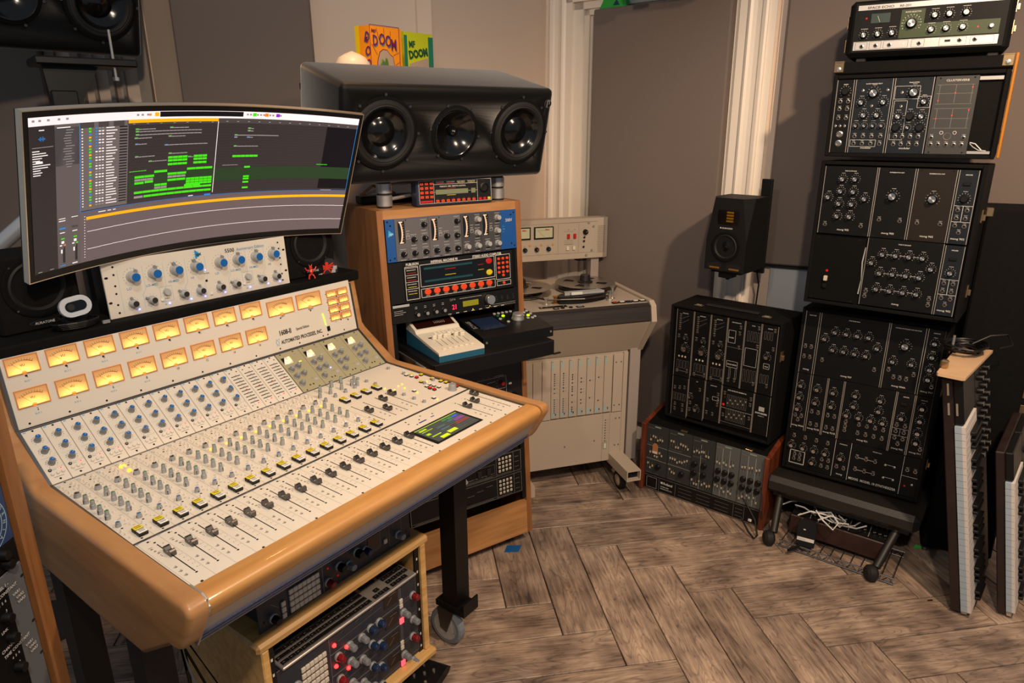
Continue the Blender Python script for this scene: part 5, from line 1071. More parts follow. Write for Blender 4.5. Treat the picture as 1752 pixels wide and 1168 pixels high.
def syncase(name,lab,loc,yaw,tilt,w,h,d,rim=.012,lip=.014):
    t=thing(name,lab,'synthesizer',loc,yaw,tilt)
    m=M().rbox(0,lip,0,w,d,h,.003,'tolex'); m.build('case_body',t)
    m=M()
    for a in((0,0,0,rim,lip,h),(w-rim,0,0,w,lip,h),(rim,0,0,w-rim,lip,rim),(rim,0,h-rim,w-rim,lip,h)): m.rbox(*a,.002,'tolex')
    m.build('case_rim',t)['kind']='stuff'
    return t
def clasp(t,w,y,z,k='brassy'):
    K.setdefault('brassy',mat('nickel_warm',(190,160,118),.25,.9))
    m=M().rbox(w,y-.012,z-.02,w+.004,y+.012,z+.02,.001,k).rbox(w+.003,y-.007,z-.014,w+.012,y+.007,z+.006,.002,k); m.build('clasp',t)
def scribble(m,x,y,w,k='wprint',h=.0016,c=0,seed=0):
    text_dashes(m,x-(w/2 if c else 0),y,w,k,h,seed)
def module(t,x0,y0,x1,y1,k,knobs=(),jacks=(),title=None,brand=None,tg=(),rk_=(),seed=0,strips=True,bigk=None,extra=None,name='synth_module',jm=None,tk=11):
    """panel with front frame; coordinates in metres of the case front"""
    m=M().rbox(x0+.0004,y0+.0004,0,x1-.0004,y1-.0004,.003,.0004,k); m.T=T_((0,0,.0032))
    if strips: m.q(x0+.0008,y0+.001,x0+.0028,y1-.001,.0003,'ridge').q(x1-.0028,y0+.001,x1-.0008,y1-.001,.0003,'ridge')
    for x in(x0+.012,x1-.012):
        for y in(y0+.006,y1-.006):
            if x1-x0>.03: m.disc(x,y,.0026,.0004,'hole',8)
    for kb_ in knobs:
        x,y=kb_[:2]; me=kb_[2] if len(kb_)>2 else SKN; r={id(SKN):.0125,id(SKB):.0175,id(SKS):.0088,id(SKD):.0145,id(SKA):.0085}.get(id(me),.012)
        m.ticks(x,y,r,tk,'wprint',.0032 if r>.01 else .002,.0007); scribble(m,x,y+r+.0065,.012,'wprint',.0013,1,int(x*1e4))
    for x,y in jacks: scribble(m,x,y+.0085,.009,'wprint',.0011,1,int(x*1e4+y*1e3))
    if title: m.text(title,(x0+x1)/2,title_y(y1),.0046,'wprint','c',.02,.9)
    if brand: m.text(brand,(x0+x1)/2,y0+.014,.0085,'wprint','c',.01,1.1)
    if extra: extra(m)
    o=m.build(name,t,PF(0,.006,0))
    for kb_ in knobs: knob(o,kb_[0],kb_[1],kb_[2] if len(kb_)>2 else SKN,z=.003,rot=random.uniform(-2.2,2.2))
    for x,y in jacks: put(jm or JK,'jack',o,T_((x,y,.003)))
    for x,y in tg: put(TG,'toggle_switch',o,T_((x,y,.003)))
    for x,y in rk_: put(RK,'rocker_switch',o,T_((x,y,.003)))
    return o
title_y=lambda y1:y1-.0165
V=lambda l:[(a/1000,b/1000) for a,b in l]
# ---- cabinet C3 (bottom)
c3=syncase('modular_synthesizer_cabinet','largest black modular synthesizer cabinet, standing on the black bench',(1.068,2.469,.258),-37.1,3.1,.475,.648,.25)
def bx3(m):
    m.frame(.025,.027,.080,.080,.0012); 
    for y in(.114,.0655): m.line(.2606,y,.322,y,.0012,.0004,'wprint').line(.356,y,.386,y,.0012,.0004,'wprint')
    m.text('MOOG  MODEL 10 SYNTHESIZER',.243,.0225,.0125,'wprint','l',.012,.86)
module(c3,.0125,.395,.0635,.635,'mod',[],V([(26,499),(47,499),(26,459),(47,459)]),'FIXED FILTER',' moog')
module(c3,.0665,.395,.2945,.635,'mod',V([(91,540),(123,570),(161,570),(198,570),(235,570),(124,504),(161,504),(198,503),(235,502),(267,536)]),V([(91,457),(268,455)]),'FIXED FILTER BANK','moog 907')
module(c3,.2965,.395,.408,.635,'mod',[(.352,.560,SKB),(.322,.499),(.380,.500)],V([(313,466),(332,442),(352,442),(372,442),(392,463)]),'VOLTAGE CONTROLLED LOW PASS FILTER','moog 904A')
module(c3,.411,.395,.4655,.635,'mod',V([(437,585),(437,537),(437,492),(437,457)]),V([(451,432)]),'ENVELOPE','moog 911')
for (xa,xb,ks,js,br) in ((.0125,.0635,[(32,345),(32,298),(31,251)],[(25,223),(47,223),(36,206)],'moog 903A'),(.0665,.1235,[(91,342),(91,289)],[(82,250),(105,250),(83,200),(105,200)],'moog 921B'),(.1245,.1805,[(148,342),(148,288)],[(140,249),(163,249),(140,200),(163,200)],'moog 921B'),(.1815,.353,[(223,348),(223,307),(204,268),(245,268),(285,268),(325,268),(306,348),(306,308)],[(204,242),(204,224),(204,207),(249,240),(276,240),(303,240),(330,240),(249,207),(276,207),(303,207),(330,207)],'moog 921'),):
    module(c3,xa,.1665,xb,.394,'mod',[(*p,SKN) for p in V(ks)],V(js),None,br)
module(c3,.354,.1665,.411,.394,'mod',V([(380,300)]),V([(369,272),(395,272),(369,248),(395,248),(369,223),(395,223),(382,202)]),'AMPLIFIER','moog 902',rk_=[(.380,.352)],extra=lambda m:m.line(.358,.260,.407,.260,.0008,k='wprint').line(.358,.233,.407,.233,.0008,k='wprint').line(.382,.26,.382,.233,.0008,k='wprint'))
module(c3,.412,.1665,.4655,.394,'mod',V([(437,350),(437,304),(437,258),(437,222)]),V([(453,200)]),'ENVELOPE','moog 911')
module(c3,.0125,.0135,.1805,.1655,'mod',[(*p,SKN) for p in V([(28,99),(71,98),(111,98),(152,98),(111,49)])],V([(32,139),(73,139),(114,139),(155,139),(43,65),(62,65),(42,46),(62,46),(143,70),(166,70),(143,43),(166,42)]),None,None,strips=False,extra=lambda m:m.frame(.0268,.029,.079,.081,.0012))
module(c3,.1815,.0135,.2375,.1655,'mod',V([(207,95)]),V([(197,57),(222,56)]),'ATTENUATOR','moog',strips=False,extra=lambda m:m.line(.182,.015,.182,.164,.0012,k='wprint').line(.237,.015,.237,.164,.0012,k='wprint'))
module(c3,.2385,.0135,.410,.1655,'mod',(),V([(261,115),(292,114),(322,114),(261,66),(292,66),(322,66)]),'TRIGGER PANEL',None,tg=V([(356,112),(386,112),(356,62),(388,62)]),strips=False,extra=bx3)
o=module(c3,.411,.0135,.4655,.1655,'mod',(),V([(427,114),(452,114)]),None,None,tg=[(.449,.062)],strips=False,extra=lambda m:m.line(.4115,.0895,.465,.0895,.0012,k='wprint').line(.4115,.015,.4115,.164,.0012,k='wprint'))
led(o,.427,.0515,'led_rr',1.7)
for z in(.12,.40,.56): clasp(c3,.475,.10,z)
clasp(c3,-.006,.10,.28); clasp(c3,-.006,.10,.55)
# ---- cabinet C2 (middle)
c2=syncase('modular_synthesizer_cabinet','black modular synthesizer cabinet in middle of tower, with blank lower left plate',(1.049,2.411,.948),-38.7,1.2,.475,.489,.22)
module(c2,.0145,.247,.1785,.473,'mod',V([(75,431),(114,432),(74,391),(114,391),(37,370),(151,370),(74,350),(114,350),(74,308),(113,309)]),V([(37,278),(151,280)]),'FIXED FILTER BANK','moog 905')
module(c2,.1800,.247,.2885,.473,'modb' if 0 else 'mod',[(.233,.383,SKB)],V([(203,306),(264,306)]),'REVERBERATION UNIT','moog 905')
module(c2,.2905,.247,.4020,.473,'modbr',[(.346,.381,SKB)],V([(314,304),(378,305)]),'REVERBERATION UNIT','moog 905')
for y0,yk,sk in((.247,.387,SKD),(.0165,.156,SKN)):
    dy=y0-.247
    module(c2,.404,y0,.4585,y0+.226,'modb',[(.430,yk,sk)],V([(418,352+dy*1000),(443,352+dy*1000),(418,327+dy*1000),(442,327+dy*1000),(418,304+dy*1000),(443,303+dy*1000),(431,283+dy*1000)]),'AMPLIFIER','moog 902',rk_=[(.430,.431+dy)],extra=lambda m,dy=dy:m.line(.407,.365+dy,.456,.365+dy,.0012,k='wprint').line(.407,.316+dy,.456,.316+dy,.0012,k='wprint').line(.431,.365+dy,.431,.316+dy,.0012,k='wprint'))
o=module(c2,.0118,.0155,.167,.2395,'blackm',(),(),None,None,strips=False,name='blank_plate'); led(o,.064,.119,'led_rr',2.2); put(M().rbox(-.006,-.009,0,.006,.009,.012,.002,mat('switch_bone',(200,190,170),.4)).mesh('switch'),'switch',o,T_((.064,.093,.003))); put(M().rbox(-.007,-.008,0,.007,.008,.008,.002,'black').mesh('switch'),'switch',o,T_((.0635,.066,.003)))
M().box(.168,.02,.0165,.1785,.024,.24,'hole').build('open_slot',c2)
M().tube([(.172,.010,.05),(.176,.012,.10),(.171,.010,.16),(.175,.012,.21)],.0025,'lgrey',6).build('loose_cable',c2,None,True)
def ln12(m):
    for y,x0 in((.194,.231),(.131,.231),(.0765,.230)): m.line(x0,y,x0+.118,y,.001,.0001,'wprint')
module(c2,.1795,.0165,.4020,.2455,'mod',[(*p,SKN) for p in V([(231,194),(270,194),(309,194),(348,194),(202,163),(376,162),(231,131),(270,132),(309,132),(348,131),(229,77),(269,76),(309,76),(348,76)])],V([(197,65),(195,47),(385,64),(385,44)]),'FIXED FILTER BANK','moog',extra=ln12)
for z in(.09,.33): clasp(c2,.475,.09,z)
clasp(c2,-.006,.09,.13);clasp(c2,-.006,.09,.38)
# ---- cabinet C1 (top)
c1=syncase('modular_synthesizer_cabinet','short black modular synthesizer cabinet, top of tower, with open empty bay at right',(1.055,2.402,1.452),-34.8,-1.0,.475,.254,.22)
M().rbox(0,0,.256,.475,.22,.292,.004,'tolex').build('case_lid',c1)
for x in(-.002,.449):
    c=M().rbox(x,-.003,.262,x+.028,.0,.294,.002,'brassy').rbox(x,-.003,.290,x+.028,.028,.296,.001,'brassy'); c.T=PF(x+.014,-.003,.272); c.lathe([(.007,0),(.007,.002),(.003,.003)],12,'chrome'); c.build('corner_guard',c1)
module(c1,.0115,.0125,.0645,.240,'mod',[(.040,.204,SKD)],V([(28,173),(51,173),(28,150),(51,150),(28,122),(51,122)]),'MULTI',None,tg=V([(22,97),(36,97),(50,97)]),extra=lambda m:[m.lathe([(.0105,0),(.0105,.002),(.007,.003),(.0065,.0005)],16,'jackr',.038,y) for y in(.071,.0425)])
module(c1,.0670,.0125,.1765,.240,'modb',[(.124,.197,SKB),(.091,.169),(.155,.169),(.103,.130),(.1415,.130)]+[(a/1000,.0975,SKS) for a in(84,109,134,159)],V([(84,65),(109,65),(134,65),(160,65),(84,42),(109,42),(134,42),(160,42)]),'BUCKET BRIGADE DELAY','modular',tg=V([(91,205),(162,205),(122,158)]),extra=lambda m:m.frame(.073,.033,.148,.054,.001))
module(c1,.1790,.0125,.2875,.240,'modb',[(.236,.196,SKB),(.267,.168),(.202,.125),(.2345,.125,SKD),(.266,.125),(.2006,.092,SKD),(.233,.092,SKS),(.266,.092,SKD)],V([(202,64),(222,64),(244,64),(266,64),(200,41),(221,41),(243,41),(265,41)]),'PHASE SHIFTER','modular',tg=V([(203,196),(206,155)]),extra=lambda m:m.frame(.184,.177,.252,.215,.001).frame(.250,.151,.284,.184,.001).frame(.186,.055,.222,.172,.001))
def cl(m):
    m.text('CLUSTERVERB',.347,.2245,.0085,'wprint','c',.01,1.1)
    for i,y in enumerate((.200,.185,.165,.115,.098)): pass
    for i in range(3):
        m.line(.304+.042*i,.163,.304+.042*i,.215,.001,k='gprint').line(.306+.041*i,.090,.306+.041*i,.145,.001,k='gprint'); m.disc(.304+.042*i,(.170,.192,.207)[i],.0022,.0006,'orange').disc(.306+.041*i,(.118,.127,.142)[i],.0022,.0006,'orange')
    for y in(.160,.190,.215,.090,.118,.147): m.line(.297,y,.393,y,.0009,k='gprint')
    m.lathe([(.0095,.0002),(.0105,.0006)],20,'gprint',.344,.066,cap=False)
    for x in(.315,.33): pass
    for x in(.327,.362): m.lathe([(.0052,0),(.0052,.001),(.0038,.0012)],14,'wprint',x,.0765,cap=False)
module(c1,.2895,.0125,.4015,.240,'modg',(),V([(302,62),(387,62),(303,41),(323,41),(344,41),(365,41),(385,41)]),None,None,strips=False,extra=cl)
M().box(.402,.020,.013,.4605,.024,.241,'hole').box(.402,.004,.226,.4605,.012,.236,'alu').box(.402,.004,.015,.4605,.012,.023,'alu').build('empty_bay',c1)
M().tube([(.405,.012,.045),(.415,.014,.035),(.430,.012,.026),(.45,.012,.024)],.0015,'lgrey',6).tube([(.405,.012,.048),(.42,.014,.044),(.438,.012,.026)],.0015,'wplast',6).build('loose_cable',c1,None,True)
for z in(.06,.19): clasp(c1,.475,.09,z)
clasp(c1,-.006,.05,.07);clasp(c1,-.006,.05,.17)
M().rbox(.478,.06,.0,.486,.22,.30,.002,'orangew').build('orange_case_edge',c1)
# ---- tape echo
te=thing('tape_echo_unit','black tape echo with silver lettering strip and green panel, cropped at top of tower','tape echo',(1.105,2.429,1.769),-30.9,0)
M().rbox(-.012,.0,-.008,.432,.25,.160,.012,'tolex').build('case_body',te)
for x in(.02,.38): M().rbox(x,.02,-.022,x+.03,.05,-.006,.003,'rubber').build('foot',te)
m=M().rbox(.004,.006,0,.414,.152,.004,.001,'mod'); m.T=T_((0,0,.0044))
m.q(.012,.1305,.400,.145,.0003,'alu').q(.010,.013,.400,.0385,.0003,'alu').text('SPACE ECHO',.038,.1335,.0098,'print','l',.02,1.3,.0006).text('RE-201',.128,.1335,.0088,'print','l',.02,1.25,.0006)
m.q(.136,.0425,.2005,.1240,.0003,mat('echo_green',(44,62,22),.5)).q(.2005,.0425,.398,.082,.0003,mat('echo_green',(44,62,22),.5)).text('MODE SELECTOR',.168,.115,.0055,'wprint','c',.02,1)
for i in range(14): a=R(-30+240*i/13); m.line(.167+.024*math.cos(a),.083+.024*math.sin(a),.167+.0275*math.cos(a),.083+.0275*math.sin(a),.0016,.0006,'wprint')
m.ticks(.167,.083,.019,11,'wprint',.003,.0008)
for x,y in((37,57),(77,58),(117,59),(227,102),(265,103),(308,104),(223,62),(262,63),(305,64)): m.ticks(x/1000,y/1000,.012,11,'wprint',.003,.0007); scribble(m,x/1000,y/1000+.018,.02,'wprint',.0015,1,x)
for x0,x1 in((.016,.05),(.057,.09),(.097,.165),(.175,.21),(.25,.32),(.33,.39)): m.frame(x0,.015,x1,.037,.0008,.0005,'print')
m.rbox(.264,.025,0,.279,.031,.002,.0005,'black').disc(.153,.026,.003,.0006,'wplast')
m.rbox(.052,.091,0,.106,.119,.001,.0005,mat('echo_meter',(60,72,66),.2,em=.1)).line(.078,.094,.070,.112,.0009,.0014,'wprint')
fp=m.build('front_panel',te,PF(0,.0,0))
for x,y in((37,57),(77,58),(117,59),(227,102),(265,103),(308,104),(223,62),(262,63),(305,64)): knob(fp,x/1000,y/1000,SKN,z=.004)
knob(fp,.167,.083,SKB,z=.004)
for x,y in V([(35,24),(75,25),(114,25),(196,25),(303,28),(342,28)]): put(JK,'jack',fp,T_((x,y,.0044)))
knob(fp,.378,.063,SKA,z=.004); led(fp,.0386,.1066,'led_rr',2); led(fp,.344,.0626,'led_rr',2)
for z in(.03,.10): clasp(te,-.019,.04,z) 
clasp(te,.432,.05,.06);clasp(te,.432,.05,.12)
# ---- semi modular cabinet (ARP style) on keyboardless rack
ar=syncase('modular_synthesizer_cabinet','tall narrow black synthesizer cabinet standing on the wood-sided module rack',(.655,2.745,.362),-41.5,0,.458,.492,.22,.010)
mods=[(.0265,.104),(.104,.177),(.177,.247),(.247,.317),(.317,.382),(.382,.446)]
for i,(xa,xb) in enumerate(mods[:3]):
    def ex(m,xa=xa,xb=xb):
        for q_ in range(4): x=xa+.015+.014*q_; m.frame(x,.228,x+.009,.262,.0006,.0004,'gprint')
        m.line(xa+.024,.44,xa+.055,.455,.0006,k='gprint').line(xa+.024,.42,xa+.055,.44,.0006,k='gprint')
        for q_ in range(3): m.rbox(xa+.02+.014*q_,.276,0,xa+.026+.014*q_,.283,.003,.0006,mat('switch_bone',(200,190,170),.4))
        scribble(m,xa+.012,.215,.045,'gprint')
    module(ar,xa,.202 if i else .19,xb,.478,'mod',[(xa+.046,.360,SKS),(xa+.048,.316,SKB)],[(xa+.018,y) for y in(.449,.431,.413,.395)]+[(xa+.016,.362),(xa+.018,.212),(xa+.062,.215)],'OSCILLATOR',None,extra=ex,jm=JKS)
def ex3(m): m.frame(.254,.38,.282,.43,.001); m.frame(.256,.28,.300,.305,.001); m.text('NOISE',.266,.398,.007,'wprint','c',.01); m.text('RING MOD',.278,.289,.0075,'wprint','c',.01); m.frame(.268,.235,.274,.28,.0005).frame(.293,.235,.299,.28,.0005); m.line(.252,.362,.312,.362,.0008,k='gprint')
module(ar,.247,.20,.317,.478,'mod',(),V([(300,444),(298,420),(299,363),(268,222),(293,226)]),'RING MODULATOR',None,extra=ex3,jm=JKS)
def ex4(m,x=.317):
    for q_ in range(4): m.frame(x+.012+.013*q_,.40,x+.019+.013*q_,.44,.0006,.0004,'gprint').frame(x+.008+.014*q_,.235,x+.016+.014*q_,.285,.0006,.0004,'gprint')
    m.frame(x+.008,.30,x+.056,.372,.001); 
module(ar,.317,.20,.382,.478,'mod',(),V([(371,454),(371,382),(369,230)]),'FILTER',None,extra=ex4,jm=JKS)
module(ar,.382,.20,.446,.478,'mod',[(.413,.352,SKN)],V([(432,456),(432,384),(422,234)]),'AMPLIFIER',None,extra=lambda m:[m.frame(.394+.012*q_,.42,.401+.012*q_,.45,.0006,.0004,'gprint') for q_ in range(3)]+[m.frame(.402,.305,.424,.325,.001),m.text('VCA',.413,.311,.007,'wprint','c',.01)]+[m.frame(.394+.012*q_,.245,.401+.012*q_,.28,.0006,.0004,'gprint') for q_ in range(3)],jm=JKS)
module(ar,.0265,.012,.101,.19 if 0 else .188,'mod',(),V([(40,135),(62,139),(84,143),(45,62),(80,62),(45,40),(80,40)]),None,None,extra=lambda m:[m.frame(.034+.012*q_,.085,.042+.012*q_,.115,.0006,.0004,'gprint') for q_ in range(5)],jm=JKS)
module(ar,.101,.02,.175,.20,'mod',[(.143,.064,SKN),(.114,.113,SKS)],V([(153,150),(114,84),(113,54)]),'LFO',None,jm=JKS,extra=lambda m:None)
module(ar,.175,.03,.247,.20,'mod',(),V([(189,117),(234,121),(189,62),(215,60),(232,105),(233,150)]),'SAMPLE HOLD',None,jm=JKS,extra=lambda m:m.frame(.21,.125,.235,.14,.001))
def ex7(m):
    m.text('DUAL ENVELOPE GENERATOR',.31,.182,.0062,'wprint','c',.02,.9); m.line(.25,.105,.38,.105,.001,k='wprint').line(.25,.045,.38,.045,.001,k='gprint')
    for y in(.125,.065):
        for q_ in range(8): m.frame(.272+.0105*q_,y-.01,.278+.0105*q_,y+.04,.0006,.0004,'gprint'); m.rbox(.2725+.0105*q_,y+.003*((q_*5)%9),0,.2775+.0105*q_,y+.006+.003*((q_*5)%9),.003,.0005,'gprint')
o=module(ar,.247,.03,.380,.197,'mod',(),V([(368,165),(367,141),(260,165),(260,71),(368,84)]),None,None,jm=JKS,extra=ex7); led(o,.258,.118,'led_rr',2.6); led(o,.262,.150,'led_rr',1.2)
module(ar,.380,.03,.446,.197,'mod',(),(),None,None,extra=lambda m:m.text('SYNTHESIZER',.413,.118,.0085,'wprint','c',.03,.9).rbox(.402,.13,0,.424,.148,.001,.0005,'lgrey').text('MODEL 15',.413,.108,.005,'wprint','c',.0) and m.disc(.413,.085,.002) and m.disc(.413,.065,.002) and None)
M().rbox(.12,.06,.492,.34,.085,.500,.003,'rubber').build('carry_handle',ar)
for x in(.08,.36): M().rbox(x,.04,.492,x+.035,.06,.495,.001,'brassy').rbox(x+.008,.045,.494,x+.028,.056,.498,.001,'chrome').build('latch_plate',ar)
clasp(ar,.458,.02,.36)
# ---- wood sided module rack (bottom)
ro=thing('module_rack_synthesizer','low synth module rack with reddish wood cheeks, standing on floor under cabinet','synthesizer',(.585,2.758,.002),-39.2,0)
for x in(-.019,.520): M().rbox(x,-.012,0,x+.019,.02,.318,.003,'walnut').poly([(.02,0),(.30,0),(.30,.345),(.14,.345),(.02,.318)],x,x+.019,'walnut',axis='x').build('side_cheek',ro)
M().poly([(.012,.002),(.30,.002),(.30,.344),(.15,.344),(.016,.314),(.012,.300)],0,.52,'tolex',axis='x').build('case_body',ro)
m=M().rbox(.001,.002,0,.519,.074,.003,.001,'black'); m.T=T_((0,0,.0032)); m.line(.002,.004,.518,.004,.0016,k='ridge').line(.002,.0705,.518,.0705,.0012,k='gprint')
for x in(.072,.150,.41,.455): m.line(x,.008,x,.066,.001,k='gprint')
m.text('Roland',.0925,.045,.0155,'wprint','l',.03,1.0).rbox(.080,.045,0,.090,.055,.0006,.0004,'wprint').text('SYSTEM-100M',.080,.030,.0065,'wprint','l',.02,1).text('MODULE RACK 191-J',.080,.020,.0065,'wprint','l',.02,.9); m.frame(.012,.012,.06,.062,.0008)
for r_ in range(3):
    for q_ in range(3): scribble(m,.165+.082*q_,.018+.017*r_,.06,'gprint',.0012,0,r_*3+q_)
for r_ in range(3): scribble(m,.418,.018+.016*r_,.03,'gprint',.0012,0,r_)
m.rbox(.476,.014,0,.490,.024,.006,.001,'wplast'); m.build('rack_base_panel',ro,PF(0,.010,0))
sm=M().rbox(-.003,-.0045,0,.003,.0045,.006,.001,mat('slider_bone',(170,160,140),.4)).mesh('slider_cap')
def rmod(x0,x1,k,knobs,slg,lines,seed):
    m=M().rbox(x0+.0005,.077,0,x1-.0005,.314,.003,.0006,k); m.T=T_((0,0,.0032)); pos=[]
    rr=random.Random(seed)
    for l in lines: m.line(*l,.0009,.0003,'wprint')
    for gx,gy,n in slg:
        for q_ in range(n): x=gx+.011*q_; m.q(x-.0008,gy-.016,x+.0008,gy+.016,.0003,'hole').q(x-.004,gy+.0155,x-.003,gy-.0155,.0003,'gprint'); pos.append((x,gy+rr.uniform(-.013,.013)))
    for x,y in knobs: m.ticks(x,y,.0095,9,'wprint',.002,.0006)
    m.rbox((x0+x1)/2-.014,.303,0,(x0+x1)/2+.014,.309,.0006,.0003,mat('tag_grey_green',(130,146,134),.5)); scribble(m,x0+.006,.296,.03,'gprint')
    for i in range(3): scribble(m,x0+.006,.084+.07*i,min(.06,x1-x0-.015),'gprint',.0011,0,seed+i)
    o=m.build('synth_module',ro,PF(0,.010,0))
    for x,y in pos: put(sm,'slider_cap',o,T_((x,y,.003)))
    for x,y in knobs: knob(o,x,y,SKD,z=.003)
    return o
rmod(0,.103,'mod100',[(.062,.121)],[(.022,.252,6),(.022,.180,6),(.014,.121,3)],[(.004,.215,.10,.215),(.004,.150,.10,.150)],1)
rmod(.104,.2125,'mod100',[(.173,.122)],[(.118,.252,8),(.118,.180,8),(.118,.118,3)],[(.106,.215,.21,.215),(.106,.150,.21,.150)],2)
rmod(.213,.313,'mod100',[(.223+.006,.190),(.270,.193),(.229,.148),(.270,.150)],[(.224,.252,4),(.266,.252,3),(.222,.106,4),(.268,.106,4)],[(.2535,.08,.2535,.285)],3)
rmod(.315,.417,'mod100b',[(.333,.193),(.361,.192),(.390,.192),(.331,.154),(.361,.153),(.390,.153)],[(.325,.238,2),(.353,.238,2),(.382,.238,2),(.325,.115,2),(.353,.113,2),(.382,.113,2)],[(.346,.08,.346,.295),(.376,.08,.376,.295)],4)
rmod(.418,.519,'mod100b',[(.438,.191),(.467,.191),(.498,.191),(.437,.153),(.465,.153),(.497,.154)],[(.430,.238,2),(.459,.238,2),(.488,.238,2),(.430,.113,2),(.459,.113,2),(.488,.113,2)],[(.452,.08,.452,.295),(.482,.08,.482,.295)],5)
for x in(.15,.43): M().rbox(x,.016,.309,x+.03,.03,.318,.001,'brassy').build('latch_plate',ro)
M().poly([(0,0),(.026,0),(.026,.04),(.018,.05),(.008,.05),(0,.04)],0,.0008,mat('kraft_tag',(170,112,64),.7),axis='z').q(.002,.001,.024,.012,.001,'wprint').build('paper_tag',ro,PF(.034,.001,.182))
# ================================================================== BENCH UNDER THE TOWER
bn=thing('padded_bench','black padded bench on castor legs carrying the synthesizer tower','bench',(1.0,2.42,0),-38)
M().rbox(-.01,-.005,.175,.525,.36,.245,.018,mat('bench_vinyl',(30,27,24),.5,bump=(300,.5))).build('seat',bn)
M().rbox(.02,.02,.158,.50,.34,.176,.003,'black').build('seat_frame',bn)
for (u,v,cu,cv) in((.045,.04,.066,-.075),(.46,.04,.4275,-.075),(.045,.31,.04,.36),(.47,.31,.48,.36)):
    l=M().tube([(u,v,.165),((u+cu)/2,(v+cv)/2,.11),(cu,cv,.052)],[.015,.0145,.014],mat('leg_black',(26,24,22),.5),12).build('leg',bn,None,True)
    c=M(); c.T=T_((cu-.012,cv-.012,.030))@RZ(R(35))@Matrix.Rotation(R(90),4,'Y'); c.lathe([(.0001,-.020),(.020,-.019),(.029,-.010),(.030,0),(.029,.010),(.020,.019),(.0001,.020)],16,'rubber'); c.T=I4; c.build('caster',l,None,True)
sx=thing('synthesizer_module_box','dark wooden synthesizer box with silver knobs lying under the black bench','synthesizer',(1.083,2.365,.030),-38)
M().rbox(0,0,0,.345,.16,.075,.003,mat('dark_walnut',(50,30,26),.45,noise=(20,.3))).build('wooden_case',sx)
lo=Matrix(((1,0,0,0),(0,.94,-.34,.006),(0,.34,.94,.077),(0,0,0,1)))
for i in range(5):
    m=M().rbox(.004+.068*i,0,0,.070+.068*i,.15,.003,.0005,'mod').line(.071+.068*i,0,.071+.068*i,.15,.002,.0034,'gprint')
    o=m.build('synth_module',sx,lo)
    if i>1:
        for r_ in range(4):
            for q_ in range(3): knob(o,.020+.068*i+.018*q_,.018+.036*r_,SKS,z=.003)
m=M(); random.seed(21)
for j in range(8):
    p=[];x=random.uniform(0,.16);y=random.uniform(-.02,.12)
    for i in range(9): p.append((x+.06*math.sin(j+i*.9)+.010*i,y+.03*math.cos(j*2+i*1.1),.118+.02*math.sin(j+i*1.7)+.006*j/2))
    m.tube(p,.0028,'lgrey' if j%2 else 'wplast',6)
t=thing('cable_tangle','tangle of thin white and grey cables lying on the box under the bench','cable',(1.083,2.365,.0),-38); m.build('cable',t,None,True)['kind']='stuff'
t=thing('foot_pedal','black foot pedal with white label leaning on wire shelf under the bench','pedal',(1.105,2.262,.03),-30,14)
M().poly([(-.032,0),(.032,0),(.034,.07),(.026,.098),(-.010,.104),(-.034,.090)],-.006,.022,'black',axis='y').build('treadle',t); M().q(-.030,.020,.030,.033,.0005,'wprint').text('MOOG',-.026,.023,.008,'print').q(-.012,.062,-.004,.066,.0005,'wprint').build('label_strip',t,PF(0,-.0062,0))
M().tube([(0,.01,.01),(-.03,-.02,-.01),(-.05,-.05,-.018)],.006,'black',8).build('plug',t,None,True)
t=thing('wire_shelf','black wire rack shelf on floor beneath the box under the bench','shelf',(1.04,2.36,0),-38)
m=M()
for v in(-.05,.15):
    m.tube([(.02,v,.028),(.42,v,.028)],.003,'dalu',6).tube([(.02,v,.006),(.42,v,.006)],.003,'dalu',6)
    for i in range(10): x=.02+.04*i; m.tube([(x,v,.006),(x+.02,v,.028),(x+.04,v,.006)],.002,'dalu',5)
for i in range(12): m.tube([(.03+.035*i,-.05,.028),(.03+.035*i,.15,.028)],.0015,'dalu',5)
m.build('wire_frame',t)['kind']='stuff'
# power cable on floor
t=M().tube([(.93,2.50,.12),(.965,2.41,.05),(.96,2.36,.012),(.945,2.35,.006),(.93,2.375,.02),(.915,2.43,.05)],.004,'black',8).build('cable',None,None,True); tag(t,'black power cord looping to floor beside the wood-sided module rack','cable')
t=M().tube([(1.0,2.52,.20),(.985,2.42,.17),(.98,2.40,.10),(1.0,2.42,.03)],.004,mat('brown_cord',(52,38,34),.5),8).build('cable',None,None,True); tag(t,'brown cord hanging beside the left bench leg','cable')
# tall case behind
t=thing('column_case','tall black textured case standing behind keyboards, right of the tower','case',(1.567,2.293,.0),-27)
M().rbox(0,0,.012,.225,.24,1.285,.006,'tolex').build('case_body',t)
for z in(.60,.655): M().rbox(.205,-.004,z,.230,.0,z+.03,.001,'brassy').build('latch_plate',t)
M().rbox(-.003,-.003,1.262,.018,.018,1.29,.002,'brassy').build('corner_guard',t); M().cyl(.012,-.004,.0,.014,.012,'dalu',10).build('foot',t)
tag(M().add([(0,0,0),(.03,-.004,0),(.034,.004,.006),(.012,.010,.010)],[(0,1,2,3)],'bright_green2' if 0 else mat('bright_green',(40,168,60),.6)).build('green_tag',mx=T_((1.535,2.285,.002))),'small green tag on floor at foot of the tall black case','tag')
tag(M().rbox(0,0,0,.018,.005,.004,.001,mat('dark_scrap',(40,24,20),.5)).build('floor_scrap',mx=T_((1.415,1.978,.0005))@RZ(R(8))),'tiny dark scrap lying on the floor in front of the standing keyboard','scrap')
